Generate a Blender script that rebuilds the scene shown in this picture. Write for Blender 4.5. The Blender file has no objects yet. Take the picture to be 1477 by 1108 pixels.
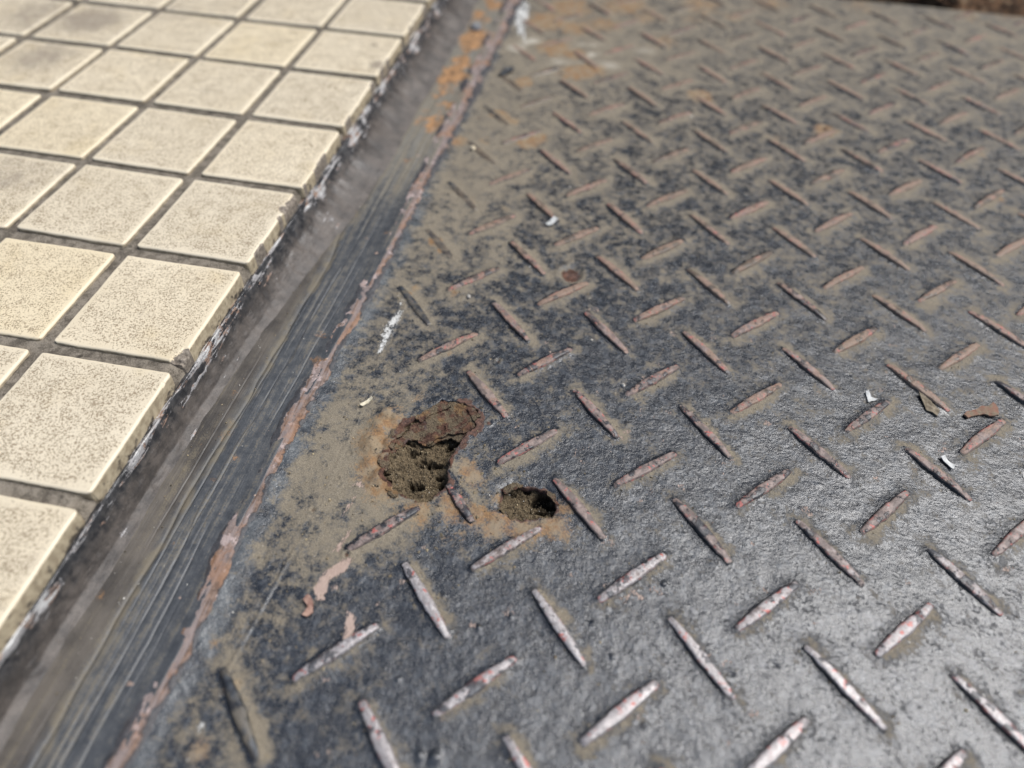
import bpy, math, random
import numpy as np
from mathutils import Matrix, Vector

S = bpy.context.scene
COL = S.collection
random.seed(4)
RNG = np.random.default_rng(11)

# ------------------------------------------------------------------ camera
CAM_POS = np.array([0.17631753715380974, -0.06827478476964738, 0.16411989486638506])
CAM_R = np.array([[0.9816528508624547, 0.18902398841083287, 0.025052189502118752],
                  [0.16138295553238727, -0.7536623435918559, -0.6371409683207698],
                  [-0.10155403515971323, 0.6294942443377525, -0.7703400380908831]])
cam = bpy.data.cameras.new('camera')
cam.sensor_width = 36.0
cam.lens = 36.0 * 959.234 / 1477.0
cam.clip_start = 0.005
cam.clip_end = 500
cam.dof.use_dof = True
cam.dof.focus_distance = 0.222
cam.dof.aperture_fstop = cam.lens / 4.3
cam_o = bpy.data.objects.new('camera', cam)
COL.objects.link(cam_o)
M4 = Matrix.Identity(4)
for r in range(3):
    M4[r][0] = CAM_R[0][r]
    M4[r][1] = -CAM_R[1][r]
    M4[r][2] = -CAM_R[2][r]
    M4[r][3] = CAM_POS[r]
cam_o.matrix_world = M4
S.camera = cam_o

# ------------------------------------------------------------------ sky, sun, exposure
SUN_EL, SUN_AZ = math.radians(57), math.radians(23)      # azimuth from +x towards +y
W = bpy.data.worlds.new('World')
S.world = W
W.use_nodes = True
wn = W.node_tree
sky = wn.nodes.new('ShaderNodeTexSky')
sky.sky_type = 'NISHITA'
sky.sun_disc = False
sky.sun_elevation = SUN_EL
sky.sun_rotation = math.radians(90) - SUN_AZ
sky.dust_density = 2.5
sky.air_density = 1.0
wn.nodes['Background'].inputs['Strength'].default_value = 0.085
wn.links.new(sky.outputs[0], wn.nodes['Background'].inputs['Color'])
sun = bpy.data.lights.new('sun', 'SUN')
sun.energy = 3.2
sun.angle = math.radians(34)
sun.color = (1.0, 0.99, 0.975)
sun_o = bpy.data.objects.new('sun', sun)
COL.objects.link(sun_o)
sd = Vector((math.cos(SUN_EL) * math.cos(SUN_AZ), math.cos(SUN_EL) * math.sin(SUN_AZ), math.sin(SUN_EL)))
sun_o.rotation_euler = sd.to_track_quat('Z', 'Y').to_euler()
sun_o.location = sd * 5
S.view_settings.view_transform = 'Standard'
S.view_settings.look = 'None'
S.view_settings.gamma = 1
S.view_settings.use_curve_mapping = False
S.view_settings.exposure = 0.40

# ------------------------------------------------------------------ helpers: numbers
FPX = 959.2341351171633
PLATE_Z = -0.020
GRID_D = 0.026847409605976667
GRID_A = math.radians(44.40321662892618)
GRID_O = np.array([0.16292999050976076, 0.05640398875334193])
E1 = np.array([math.cos(GRID_A), math.sin(GRID_A)])
E2 = np.array([math.sin(GRID_A), -math.cos(GRID_A)])


def at(px, py, z=PLATE_Z):
    """the place on the level z that a photograph pixel shows"""
    d = CAM_R.T @ np.array([(px - 738.5) / FPX, (py - 554) / FPX, 1.0])
    return CAM_POS + (z - CAM_POS[2]) / d[2] * d


def poly(pts, z=PLATE_Z):
    return np.array([at(x, y, z)[:2] for x, y in pts])


def _hash(ix, iy, seed):
    h = (ix.astype(np.int64) * 374761393 + iy.astype(np.int64) * 668265263 + seed * 1442695041) & 0xFFFFFFFF
    h = ((h ^ (h >> 13)) * 1274126177) & 0xFFFFFFFF
    return ((h ^ (h >> 16)) & 0xFFFF) / 65535.0


def vnoise(x, y, seed=0):
    ix, iy = np.floor(x), np.floor(y)
    fx, fy = x - ix, y - iy
    fx = fx * fx * fx * (fx * (fx * 6 - 15) + 10)
    fy = fy * fy * fy * (fy * (fy * 6 - 15) + 10)
    a, b = _hash(ix, iy, seed), _hash(ix + 1, iy, seed)
    c, d = _hash(ix, iy + 1, seed), _hash(ix + 1, iy + 1, seed)
    return (a * (1 - fx) + b * fx) * (1 - fy) + (c * (1 - fx) + d * fx) * fy


def fbm(x, y, scale, octv=4, seed=0, rough=0.5):
    """0..1 noise; scale in cycles per metre"""
    t, amp, tot = 0, 1.0, 0
    ca, sa = math.cos(0.6), math.sin(0.6)
    for k in range(octv):
        s = scale * 2.03 ** k
        u, v = (x * ca - y * sa) * s, (x * sa + y * ca) * s
        t = t + amp * vnoise(u + 17.3 * k, v - 9.1 * k, seed + k)
        tot += amp
        amp *= rough
        ca, sa = ca * 0.8 - sa * 0.6, sa * 0.8 + ca * 0.6
    return t / tot


def sstep(a, b, x):
    t = np.clip((x - a) / (b - a), 0, 1)
    return t * t * (3 - 2 * t)


def sdf_poly(P, X, Y):
    """signed distance (m), negative inside"""
    n = len(P)
    dist = np.full(X.shape, 1e9)
    inside = np.zeros(X.shape, bool)
    for i in range(n):
        a, b = P[i], P[(i + 1) % n]
        e = b - a
        wx, wy = X - a[0], Y - a[1]
        t = np.clip((wx * e[0] + wy * e[1]) / (e @ e), 0, 1)
        dist = np.minimum(dist, np.hypot(wx - e[0] * t, wy - e[1] * t))
        c = ((a[1] > Y) != (b[1] > Y))
        with np.errstate(divide='ignore', invalid='ignore'):
            xi = a[0] + (Y - a[1]) * e[0] / (e[1] if abs(e[1]) > 1e-12 else 1e-12)
        inside ^= c & (X < xi)
    return np.where(inside, -dist, dist)


def seg_dist(X, Y, a, b):
    e = b - a
    t = np.clip(((X - a[0]) * e[0] + (Y - a[1]) * e[1]) / (e @ e), 0, 1)
    return np.hypot(X - a[0] - e[0] * t, Y - a[1] - e[1] * t)


# ------------------------------------------------------------------ helpers: meshes
def mesh_np(name, V, F, attrs=None, smooth=True):
    """F: (n,4) or (n,3) int array or list of such arrays"""
    Fs = F if isinstance(F, list) else [F]
    Fs = [np.asarray(f, dtype=np.int32) for f in Fs if len(f)]
    m = bpy.data.meshes.new(name)
    m.vertices.add(len(V))
    m.vertices.foreach_set('co', np.asarray(V, dtype=np.float32).ravel())
    loops = np.concatenate([f.ravel() for f in Fs])
    counts = np.concatenate([np.full(len(f), f.shape[1], dtype=np.int32) for f in Fs])
    starts = np.concatenate([[0], np.cumsum(counts)[:-1]]).astype(np.int32)
    m.loops.add(len(loops))
    m.loops.foreach_set('vertex_index', loops)
    m.polygons.add(len(counts))
    m.polygons.foreach_set('loop_start', starts)
    m.polygons.foreach_set('loop_total', counts)
    m.update(calc_edges=True)
    m.polygons.foreach_set('use_smooth', np.full(len(counts), smooth, dtype=bool))
    for k, v in (attrs or {}).items():
        v = np.asarray(v, dtype=np.float32)
        if v.ndim == 1:
            m.attributes.new(k, 'FLOAT', 'POINT').data.foreach_set('value', v)
        else:
            m.attributes.new(k, 'FLOAT_VECTOR', 'POINT').data.foreach_set('vector', v.ravel())
    m.validate()
    return m


def grid_faces(nx, ny):
    """vertex index = i*ny + j"""
    i, j = np.meshgrid(np.arange(nx - 1), np.arange(ny - 1), indexing='ij')
    a = (i * ny + j).ravel()
    return np.stack([a, a + ny, a + ny + 1, a + 1], 1)


def boundary(F):
    """directed boundary edges of a quad soup"""
    E = np.concatenate([F[:, [k, (k + 1) % 4]] for k in range(4)])
    key = np.sort(E, 1)
    key = key[:, 0].astype(np.int64) * (F.max() + 1) + key[:, 1]
    u, inv, cnt = np.unique(key, return_inverse=True, return_counts=True)
    return E[cnt[inv] == 1]


def skirt(V, F, drop, attrs, inset=None):
    """close the edge of a sheet by a wall going down: gives it real thickness"""
    B = boundary(F)
    bi = np.unique(B)
    newi = np.full(len(V), -1)
    newi[bi] = len(V) + np.arange(len(bi))
    nv = V[bi].copy()
    nv[:, 2] -= drop
    if inset is not None:
        nv[:, :2] += inset[bi]
    V2 = np.concatenate([V, nv])
    Q = np.stack([B[:, 1], B[:, 0], newi[B[:, 0]], newi[B[:, 1]]], 1)
    at2 = {k: np.concatenate([v, v[bi]]) for k, v in attrs.items()}
    return V2, np.concatenate([F, Q]), at2, len(bi)


def compact(V, F, attrs):
    used = np.unique(F)
    m = np.full(len(V), -1)
    m[used] = np.arange(len(used))
    return V[used], m[F], {k: v[used] for k, v in attrs.items()}


def put(name, mesh, mat, parent=None, loc=None, rot=None, label=None, cat=None, group=None, kind=None):
    o = bpy.data.objects.new(name, mesh)
    COL.objects.link(o)
    if mat is not None and mesh is not None and len(mesh.materials) == 0:
        mesh.materials.append(mat)
    if parent is not None:
        o.parent = parent
    if loc is not None:
        o.location = loc
    if rot is not None:
        o.rotation_euler = rot
    if label:
        o['label'] = label
    if cat:
        o['category'] = cat
    if group:
        o['group'] = group
    if kind:
        o['kind'] = kind
    return o


# ------------------------------------------------------------------ helpers: shader nodes
class NT:
    def __init__(self, name):
        self.m = bpy.data.materials.new(name)
        self.m.use_nodes = True
        self.t = self.m.node_tree
        self.b = self.t.nodes['Principled BSDF']
        self.pos = self.t.nodes.new('ShaderNodeNewGeometry').outputs['Position']

    def link(self, a, b):
        self.t.links.new(a, b)

    def _in(self, sock, v):
        if isinstance(v, (int, float)):
            sock.default_value = v
        elif isinstance(v, (tuple, list)):
            sock.default_value = tuple(v) + ((1.0,) if len(v) == 3 and sock.type == 'RGBA' else ())
        else:
            self.link(v, sock)

    def math(self, op, a, b=0.0, c=0.0, clamp=False):
        n = self.t.nodes.new('ShaderNodeMath')
        n.operation = op
        n.use_clamp = clamp
        for s, v in zip(n.inputs, (a, b, c)):
            self._in(s, v)
        return n.outputs[0]

    def add(self, *a):
        r = a[0]
        for x in a[1:]:
            r = self.math('ADD', r, x)
        return r

    def mul(self, *a):
        r = a[0]
        for x in a[1:]:
            r = self.math('MULTIPLY', r, x)
        return r

    def ss(self, a, b, x):
        n = self.t.nodes.new('ShaderNodeMapRange')
        n.interpolation_type = 'SMOOTHSTEP'
        self._in(n.inputs[0], x)
        if a < b:
            n.inputs[1].default_value, n.inputs[2].default_value = a, b
        else:
            n.inputs[1].default_value, n.inputs[2].default_value = b, a
            n.inputs[3].default_value, n.inputs[4].default_value = 1, 0
        return n.outputs[0]

    def vec(self, sx, sy, sz=1.0, off=(0, 0, 0), src=None):
        n = self.t.nodes.new('ShaderNodeMapping')
        n.inputs['Scale'].default_value = (sx, sy, sz)
        n.inputs['Location'].default_value = off
        self.link(src or self.pos, n.inputs['Vector'])
        return n.outputs[0]

    def noise(self, scale, detail=3, rough=0.55, dist=0.0, v=None, off=None):
        n = self.t.nodes.new('ShaderNodeTexNoise')
        n.inputs['Scale'].default_value = scale
        n.inputs['Detail'].default_value = detail
        n.inputs['Roughness'].default_value = rough
        n.inputs['Distortion'].default_value = dist
        if off is not None:
            v = self.vec(1, 1, 1, off, v)
        self.link(v or self.pos, n.inputs['Vector'])
        return n.outputs['Fac']

    def voro(self, scale, v=None, feature='F1', rand=1.0):
        n = self.t.nodes.new('ShaderNodeTexVoronoi')
        n.feature = feature
        n.inputs['Scale'].default_value = scale
        n.inputs['Randomness'].default_value = rand
        self.link(v or self.pos, n.inputs['Vector'])
        return n.outputs['Distance']

    def mix(self, f, a, b):
        n = self.t.nodes.new('ShaderNodeMix')
        n.data_type = 'RGBA'
        self._in(n.inputs[0], f)
        self._in(n.inputs[6], a)
        self._in(n.inputs[7], b)
        return n.outputs[2]

    def mixf(self, f, a, b):
        n = self.t.nodes.new('ShaderNodeMix')
        self._in(n.inputs[0], f)
        self._in(n.inputs[2], a)
        self._in(n.inputs[3], b)
        return n.outputs[0]

    def scale_col(self, c, f):
        n = self.t.nodes.new('ShaderNodeVectorMath')
        n.operation = 'SCALE'
        self._in(n.inputs[0], c)
        self._in(n.inputs['Scale'], f)
        return n.outputs[0]

    def attr(self, name, vec=False):
        n = self.t.nodes.new('ShaderNodeAttribute')
        n.attribute_name = name
        if not vec:
            return n.outputs['Fac']
        s = self.t.nodes.new('ShaderNodeSeparateXYZ')
        self.link(n.outputs['Vector'], s.inputs[0])
        return s.outputs[0], s.outputs[1], s.outputs[2]

    def xyz(self, v=None):
        s = self.t.nodes.new('ShaderNodeSeparateXYZ')
        self.link(v or self.pos, s.inputs[0])
        return s.outputs

    def rand(self):
        return self.t.nodes.new('ShaderNodeObjectInfo').outputs['Random']

    def bump(self, h, dist, strength=1.0, prev=None):
        n = self.t.nodes.new('ShaderNodeBump')
        n.inputs['Distance'].default_value = dist
        n.inputs['Strength'].default_value = strength
        self.link(h, n.inputs['Height'])
        if prev is not None:
            self.link(prev, n.inputs['Normal'])
        return n.outputs[0]

    def out(self, col, rough, normal=None, spec=0.5, metal=0.0):
        self._in(self.b.inputs['Base Color'], col)
        self._in(self.b.inputs['Roughness'], rough)
        self._in(self.b.inputs['Specular IOR Level'], spec)
        self._in(self.b.inputs['Metallic'], metal)
        if normal is not None:
            self.link(normal, self.b.inputs['Normal'])
        return self.m


DUST = (0.305, 0.262, 0.195)
DUST_D = (0.098, 0.083, 0.061)
BLACK = (0.017, 0.020, 0.025)
BLUEGREY = (0.058, 0.065, 0.074)
ORANGE = (0.315, 0.185, 0.085)
BROWN = (0.085, 0.040, 0.022)
PINK = (0.43, 0.27, 0.215)
RED = (0.40, 0.095, 0.080)
WHITE = (0.56, 0.56, 0.535)


# ------------------------------------------------------------------ materials
def mat_plate():
    n = NT('plate_paint')
    dust, prox, rust = n.attr('m1', True)
    scale, pink, white = n.attr('m2', True)
    lee_shade = n.attr('lee_shade')
    big = n.noise(95, 3)
    mid = n.noise(330, 4, 0.6)
    fin = n.noise(1500, 4, 0.65)
    grain = n.noise(5200, 2, 0.6)
    d0 = n.add(n.mul(dust, 1.10), n.mul(prox, 0.66), n.mul(n.add(big, -0.5), 1.1),
               n.mul(n.add(mid, -0.5), 1.9), n.mul(n.add(fin, -0.5), 1.25), -0.15, n.mul(lee_shade, -1.1))
    yy = n.xyz()[1]
    dist_ = n.ss(0.06, 0.30, yy)
    dm = n.mixf(dist_, n.ss(0.24, 0.92, d0), n.ss(0.10, 1.02, d0))
    dcol = n.mix(n.ss(0.28, 0.66, n.add(n.mul(grain, 0.55), n.mul(n.noise(2100, 4, 0.7, off=(3, 8, 0)), 0.45))), DUST_D, DUST)
    dcol = n.mix(n.ss(0.45, 0.75, n.noise(60, 3, off=(3, 1, 0))), dcol, n.mix(fin, (0.10, 0.09, 0.075), (0.26, 0.22, 0.16)))
    pcol = n.mix(n.ss(0.44, 0.70, n.noise(420, 5, 0.65, off=(1, 7, 2))), BLACK, BLUEGREY)
    spot = n.ss(0.56, 0.72, n.add(n.mul(n.noise(820, 4, 0.6, off=(5, 5, 0)), 0.75), n.mul(n.noise(150, 4, off=(2, 5, 0)), 0.42), n.mul(prox, 0.13), -0.085))
    pcol = n.mix(n.mul(spot, 0.75), pcol, (0.020, 0.021, 0.022))
    fil = n.attr('fillet')
    pcol = n.mix(n.mul(fil, n.ss(0.35, 0.55, n.noise(110, 4, 0.6, off=(6, 2, 5))), 0.8), pcol, n.mix(n.ss(0.3, 0.7, n.noise(160, 4, 0.6, off=(2, 2, 5))), (0.060, 0.068, 0.074), (0.135, 0.145, 0.148)))
    pcol = n.mix(n.mul(lee_shade, 0.85), pcol, (0.010, 0.011, 0.014))  # lug shade painted into the colour, along with black paint left there
    col = n.mix(n.mul(dm, 0.93), pcol, dcol)
    col = n.mix(n.mul(n.ss(1.05, 1.7, n.add(dust, n.mul(n.add(mid, -0.5), 0.5))), 0.8), col, (0.44, 0.41, 0.345))
    sa = n.ss(0.69, 0.72, n.noise(1, 2, 0.5, v=n.vec(1900, 55, 1, (2, 1, 0))))
    sb = n.ss(0.70, 0.73, n.noise(1, 2, 0.5, v=n.vec(70, 2100, 1, (5, 3, 0))))
    scr = n.mul(n.math('MAXIMUM', sa, sb), n.ss(0.46, 0.6, n.noise(45, 2, off=(0, 3, 7))))
    col = n.mix(n.mul(scr, 0.5), col, (0.20, 0.195, 0.185))
    # orange stain
    rm = n.ss(0.32, 0.75, n.add(rust, n.mul(n.add(mid, -0.5), 1.1), n.mul(n.add(fin, -0.5), 0.9)))
    ocol = n.mix(n.ss(0.35, 0.7, fin), (0.20, 0.105, 0.045), ORANGE)
    ocol = n.mix(n.ss(0.38, 0.62, n.add(n.noise(210, 4, off=(5, 2, 1)), n.mul(n.add(grain, -0.5), 0.25))), ocol, (0.27, 0.205, 0.13))
    ocol = n.mix(n.ss(0.58, 0.68, n.noise(640, 4, 0.65, off=(5, 9, 1))), ocol, (0.075, 0.05, 0.035))
    col = n.mix(n.mul(rm, 0.82), col, ocol)
    # hard brown scale
    sm = n.ss(0.35, 0.62, n.add(scale, n.mul(n.add(mid, -0.5), 0.7), n.mul(n.add(fin, -0.5), 0.4)))
    scol = n.mix(n.ss(0.3, 0.7, n.noise(900, 4, 0.7)), (0.035, 0.018, 0.014), (0.15, 0.075, 0.05))
    col = n.mix(sm, col, scol)
    # worn through to pink primer, and white paint drops
    st = n.noise(1, 4, 0.6, v=n.vec(2600, 700))
    pm = n.ss(0.46, 0.56, n.add(pink, n.mul(n.add(st, -0.5), 1.3), n.mul(n.add(mid, -0.5), 0.8)))
    col = n.mix(pm, col, n.mix(st, (0.27, 0.19, 0.155), (0.50, 0.385, 0.32)))
    wm = n.ss(0.48, 0.56, n.add(white, n.mul(n.add(mid, -0.5), 1.3), n.mul(n.add(fin, -0.5), 1.5), n.mul(n.add(st, -0.5), 0.6)))
    col = n.mix(wm, col, WHITE)
    rough = n.mixf(dm, n.mixf(spot, n.mixf(n.noise(500, 4), 0.18, 0.34), 0.50), 0.82)
    rough = n.mixf(n.math('MAXIMUM', n.math('MAXIMUM', rm, sm), n.math('MAXIMUM', pm, wm)), rough, 0.85)
    # wrinkled hand-brushed paint
    wr = n.noise(1, 5, 0.66, 0.0, v=n.vec(700, 860))
    h = n.add(n.mul(wr, 0.8), n.mul(n.noise(260, 2), 0.9), n.mul(fin, 0.22), n.mul(spot, -0.35), n.mul(dm, n.add(n.mul(grain, 0.5), -0.1)))
    nb = n.bump(h, 0.00034, 0.9)
    nb = n.bump(n.add(n.mul(pm, -0.6), wm, n.mul(sm, n.mul(fin, 1.5))), 0.00025, 0.8, nb)
    return n.out(col, rough, nb, spec=n.mixf(dm, 0.75, 0.25))


def mat_lug():
    n = NT('lug_wear')
    top = n.attr('top')
    wear_shade_v = n.attr('edge')
    big = n.noise(38, 2)
    mid = n.noise(420, 4, 0.6)
    fin = n.noise(1800, 4, 0.65)
    oi = n.t.nodes.new('ShaderNodeObjectInfo')
    sc = n.t.nodes.new('ShaderNodeSeparateColor')
    n.link(oi.outputs['Color'], sc.inputs[0])
    far, bare, fade = sc.outputs[0], sc.outputs[1], sc.outputs[2]   # object colour: rust, bare steel, painted over
    rnd = oi.outputs['Random']
    steel = n.mix(n.ss(0.35, 0.7, fin), (0.22, 0.195, 0.19), (0.44, 0.42, 0.42))
    primer = n.mix(n.ss(0.4, 0.62, mid), (0.125, 0.098, 0.089), (0.25, 0.190, 0.168))
    red = n.mix(fin, (0.27, 0.070, 0.060), (0.46, 0.165, 0.14))
    rustc = n.mix(n.ss(0.4, 0.65, fin), (0.17, 0.105, 0.080), (0.36, 0.235, 0.175))
    core = n.mix(n.ss(0.42, 0.58, n.add(n.mul(bare, 0.75), n.mul(mid, 0.55), -0.1)), primer, steel)
    core = n.mix(n.mul(n.ss(0.45, 0.62, n.add(far, n.mul(n.add(n.noise(260, 3), -0.5), 1.1))), 0.8), core, rustc)
    # paint left in the middle, red primer at the torn edge
    w = n.add(top, n.mul(n.add(mid, -0.5), 0.55), n.mul(n.add(fin, -0.5), 0.30), n.mul(fade, -1.1), n.mul(n.ss(-0.1, 0.5, wear_shade_v), n.mixf(far, n.mixf(bare, -0.34, -0.16), -0.06)))
    redm = n.mul(n.ss(0.40, 0.47, w), n.ss(0.80, 0.60, w), n.ss(0.54, 0.63, n.noise(240, 3, off=(2, 9, 0))), 0.85)
    patch = n.mul(n.ss(0.56, 0.61, n.add(n.noise(300, 4, 0.6, off=(7, 3, 1)), n.mul(n.add(rnd, -0.5), 0.05))), n.ss(0.5, 0.62, w))
    redp = n.mul(n.ss(0.60, 0.64, n.noise(520, 4, 0.6, off=(4, 4, 8))), n.ss(0.5, 0.6, w))
    lee_shade = n.ss(0.0, 0.45, wear_shade_v)  # flank away from the sun, darkened in colour as painted shade
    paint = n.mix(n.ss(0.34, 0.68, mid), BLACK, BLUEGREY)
    paint = n.mix(n.mul(lee_shade, n.mixf(far, 0.8, 0.35)), paint, (0.012, 0.013, 0.016))
    cover = n.mul(n.ss(0.53, 0.58, n.add(n.noise(170, 4, 0.6, off=(0, 6, 1)), n.mul(n.add(rnd, -0.75), 0.22), n.mul(bare, -0.07))), 0.9)
    keep = n.math('MAXIMUM', n.math('SUBTRACT', 1.0, n.ss(0.40, 0.46, w)), n.math('MAXIMUM', n.mul(patch, 0.85), cover))
    col = n.mix(n.math('MAXIMUM', redm, redp), core, red)
    col = n.mix(keep, col, paint)
    # dust settled along the foot
    dst = n.mul(n.ss(0.62, 0.15, n.add(top, n.mul(n.add(fin, -0.5), 0.5))), n.ss(0.34, 0.52, n.noise(150, 3, off=(1, 1, 4))), n.math('SUBTRACT', 1.0, lee_shade), n.mixf(bare, 1.0, 0.45))
    dfade = n.mul(fade, n.ss(0.42, 0.62, n.noise(260, 4, off=(3, 5, 4))))
    col = n.mix(n.math('MAXIMUM', n.mul(dst, 0.8), n.mul(dfade, 0.8)), col, n.mix(fin, DUST_D, DUST))
    col = n.mix(n.mul(n.ss(0.5, 0.68, n.add(n.mul(far, 0.5), n.mul(n.noise(120, 2, off=(9, 0, 3)), 0.5))), 0.45), col, (0.20, 0.15, 0.10))
    rough = n.mixf(keep, n.mixf(bare, 0.60, 0.34), 0.32)
    h = n.add(n.mul(mid, 0.8), n.mul(fin, 0.5), n.mul(keep, 0.9))
    return n.out(col, rough, n.bump(h, 0.00028, 0.9), spec=0.5, metal=n.mul(bare, n.math('SUBTRACT', 1.0, keep), 0.4))


def mat_strip():
    n = NT('strip_paint')
    x, y, z = n.xyz()
    tt = n.attr('t')       # 0 at the riser .. 1 at the bead
    far = n.attr('far')
    st = n.noise(1, 5, 0.6, 0.3, v=n.vec(330, 14))
    st2 = n.noise(1, 4, 0.6, 0.2, v=n.vec(1500, 45, 1, (3, 1, 0)))
    mid = n.noise(300, 4, 0.6)
    fin = n.noise(1900, 4, 0.65)
    grain = n.noise(5500, 2)
    inner = n.mix(n.ss(0.3, 0.7, n.noise(70, 4)), (0.042, 0.038, 0.035), (0.120, 0.106, 0.090))
    inner = n.mix(n.mul(n.ss(0.50, 0.75, n.add(n.mul(st2, 0.6), n.mul(fin, 0.4))), 0.5), inner, (0.020, 0.021, 0.024))
    outer = n.mix(n.ss(0.35, 0.7, n.add(n.mul(st, 0.42), n.mul(mid, 0.33), n.mul(fin, 0.25))), (0.036, 0.040, 0.046), (0.108, 0.113, 0.118))
    col = n.mix(n.ss(0.30, 0.42, n.add(tt, n.mul(n.add(mid, -0.5), 0.06))), inner, outer)
    pf = n.mul(n.ss(0.25, 1.0, far), n.ss(0.16, 0.42, n.add(tt, n.mul(n.add(n.noise(60, 3, off=(4, 4, 1)), -0.5), 0.5))))
    col = n.mix(n.mul(pf, 0.75), col, n.mix(n.ss(0.35, 0.65, n.add(n.mul(st2, 0.5), n.mul(mid, 0.5))), (0.125, 0.125, 0.118), (0.275, 0.27, 0.245)))
    # tan dust in the streaks
    line = n.math('ABSOLUTE', n.add(tt, -0.40, n.mul(n.add(n.noise(1, 3, v=n.vec(10, 55)), -0.5), 0.36)))
    dl = n.ss(0.07, 0.015, n.add(line, n.mul(n.add(st, -0.5), 0.10)))
    ds = n.ss(0.51, 0.68, n.add(n.mul(st, 0.75), n.mul(mid, 0.25), n.mul(n.add(fin, -0.5), 0.5), n.mul(far, 0.16), n.mul(n.ss(0.3, 0.0, tt), n.mul(far, 0.2))))
    dm = n.math('MAXIMUM', n.mul(dl, n.mixf(n.ss(0.4, 0.6, n.noise(120, 4, off=(1, 3, 3))), 0.25, 0.8)), n.mul(ds, 0.72))
    scr = n.mul(n.ss(0.66, 0.70, n.noise(1, 2, 0.5, v=n.vec(2600, 40, 1, (9, 1, 0)))), n.ss(0.45, 0.6, n.noise(60, 2, off=(0, 7, 7))))
    col = n.mix(n.mul(scr, 0.55), col, (0.19, 0.18, 0.165))
    dc = n.mix(grain, (0.10, 0.083, 0.058), (0.215, 0.185, 0.13))
    col = n.mix(dm, col, dc)
    # orange rust, more at the far end and the near corner
    ro = n.ss(0.67, 0.76, n.add(n.noise(75, 4, 0.6, off=(6, 2, 0)), n.mul(n.attr('rust'), 0.42), n.mul(n.add(fin, -0.5), 0.2)))
    col = n.mix(n.mul(ro, 0.88), col, n.mix(n.ss(0.35, 0.65, mid), (0.17, 0.095, 0.045), (0.40, 0.21, 0.085)))
    flk = n.ss(0.70, 0.73, n.noise(260, 2, off=(9, 9, 0)))
    col = n.mix(n.mul(flk, n.ss(0.6, 0.9, tt)), col, (0.38, 0.27, 0.21))
    fleck = n.ss(0.765, 0.79, n.noise(900, 2, 0.5, off=(4, 8, 0)))
    col = n.mix(fleck, col, (0.55, 0.53, 0.47))
    rough = n.mixf(dm, n.mixf(mid, 0.34, 0.55), 0.85)
    h = n.add(n.mul(st, 0.7), n.mul(st2, 0.3), n.mul(fin, 0.16), n.mul(mid, n.mixf(n.ss(0.7, 0.9, tt), 0.15, 0.8)))
    return n.out(col, rough, n.bump(h, 0.00045, 0.8), spec=0.5)


def mat_bead():
    n = NT('bead_rust')
    t = n.attr('t')       # -1..1 across
    lay = n.attr('flake')
    at_ = n.math('ABSOLUTE', t)
    st = n.noise(1, 4, 0.6, 0.3, v=n.vec(900, 60))
    mid = n.noise(380, 4, 0.6)
    fin = n.noise(2000, 4, 0.65)
    col = n.mix(n.ss(0.3, 0.7, n.add(mid, n.mul(n.add(fin, -0.5), 0.5))), (0.075, 0.049, 0.038), (0.215, 0.145, 0.108))
    col = n.mix(n.mul(n.ss(0.46, 0.62, n.add(st, n.mul(n.ss(0.6, 0.1, at_), 0.12))), 0.8), col, (0.235, 0.195, 0.185))
    pk = n.ss(0.58, 0.63, n.add(n.noise(240, 4, 0.65, off=(3, 0, 5)), n.mul(n.ss(0.2, -0.8, t), 0.10)))
    col = n.mix(n.mul(pk, 0.85), col, n.mix(fin, (0.30, 0.235, 0.22), (0.50, 0.41, 0.385)))
    orr = n.ss(0.50, 0.62, n.add(n.noise(95, 3, off=(8, 1, 0)), n.mul(n.ss(0.3, 0.95, t), 0.10), n.mul(n.add(fin, -0.5), 0.25)))
    col = n.mix(n.mul(orr, 0.55), col, (0.27, 0.145, 0.08))
    blk = n.ss(0.475, 0.535, n.add(n.mul(at_, 0.47), n.mul(n.noise(230, 4, off=(1, 4, 2)), 0.5), n.mul(n.add(lay, -0.5), -0.5), n.mul(n.ss(0.0, -0.9, t), 0.05), n.mul(n.add(fin, -0.5), 0.12)))
    col = n.mix(n.mul(blk, 0.92), col, n.mix(mid, BLACK, BLUEGREY))
    rough = n.mixf(blk, 0.72, 0.45)
    h = n.add(n.mul(mid, 0.9), n.mul(fin, 0.5), n.mul(blk, 0.5))
    return n.out(col, rough, n.bump(h, 0.0004, 0.9), spec=0.4)


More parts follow.
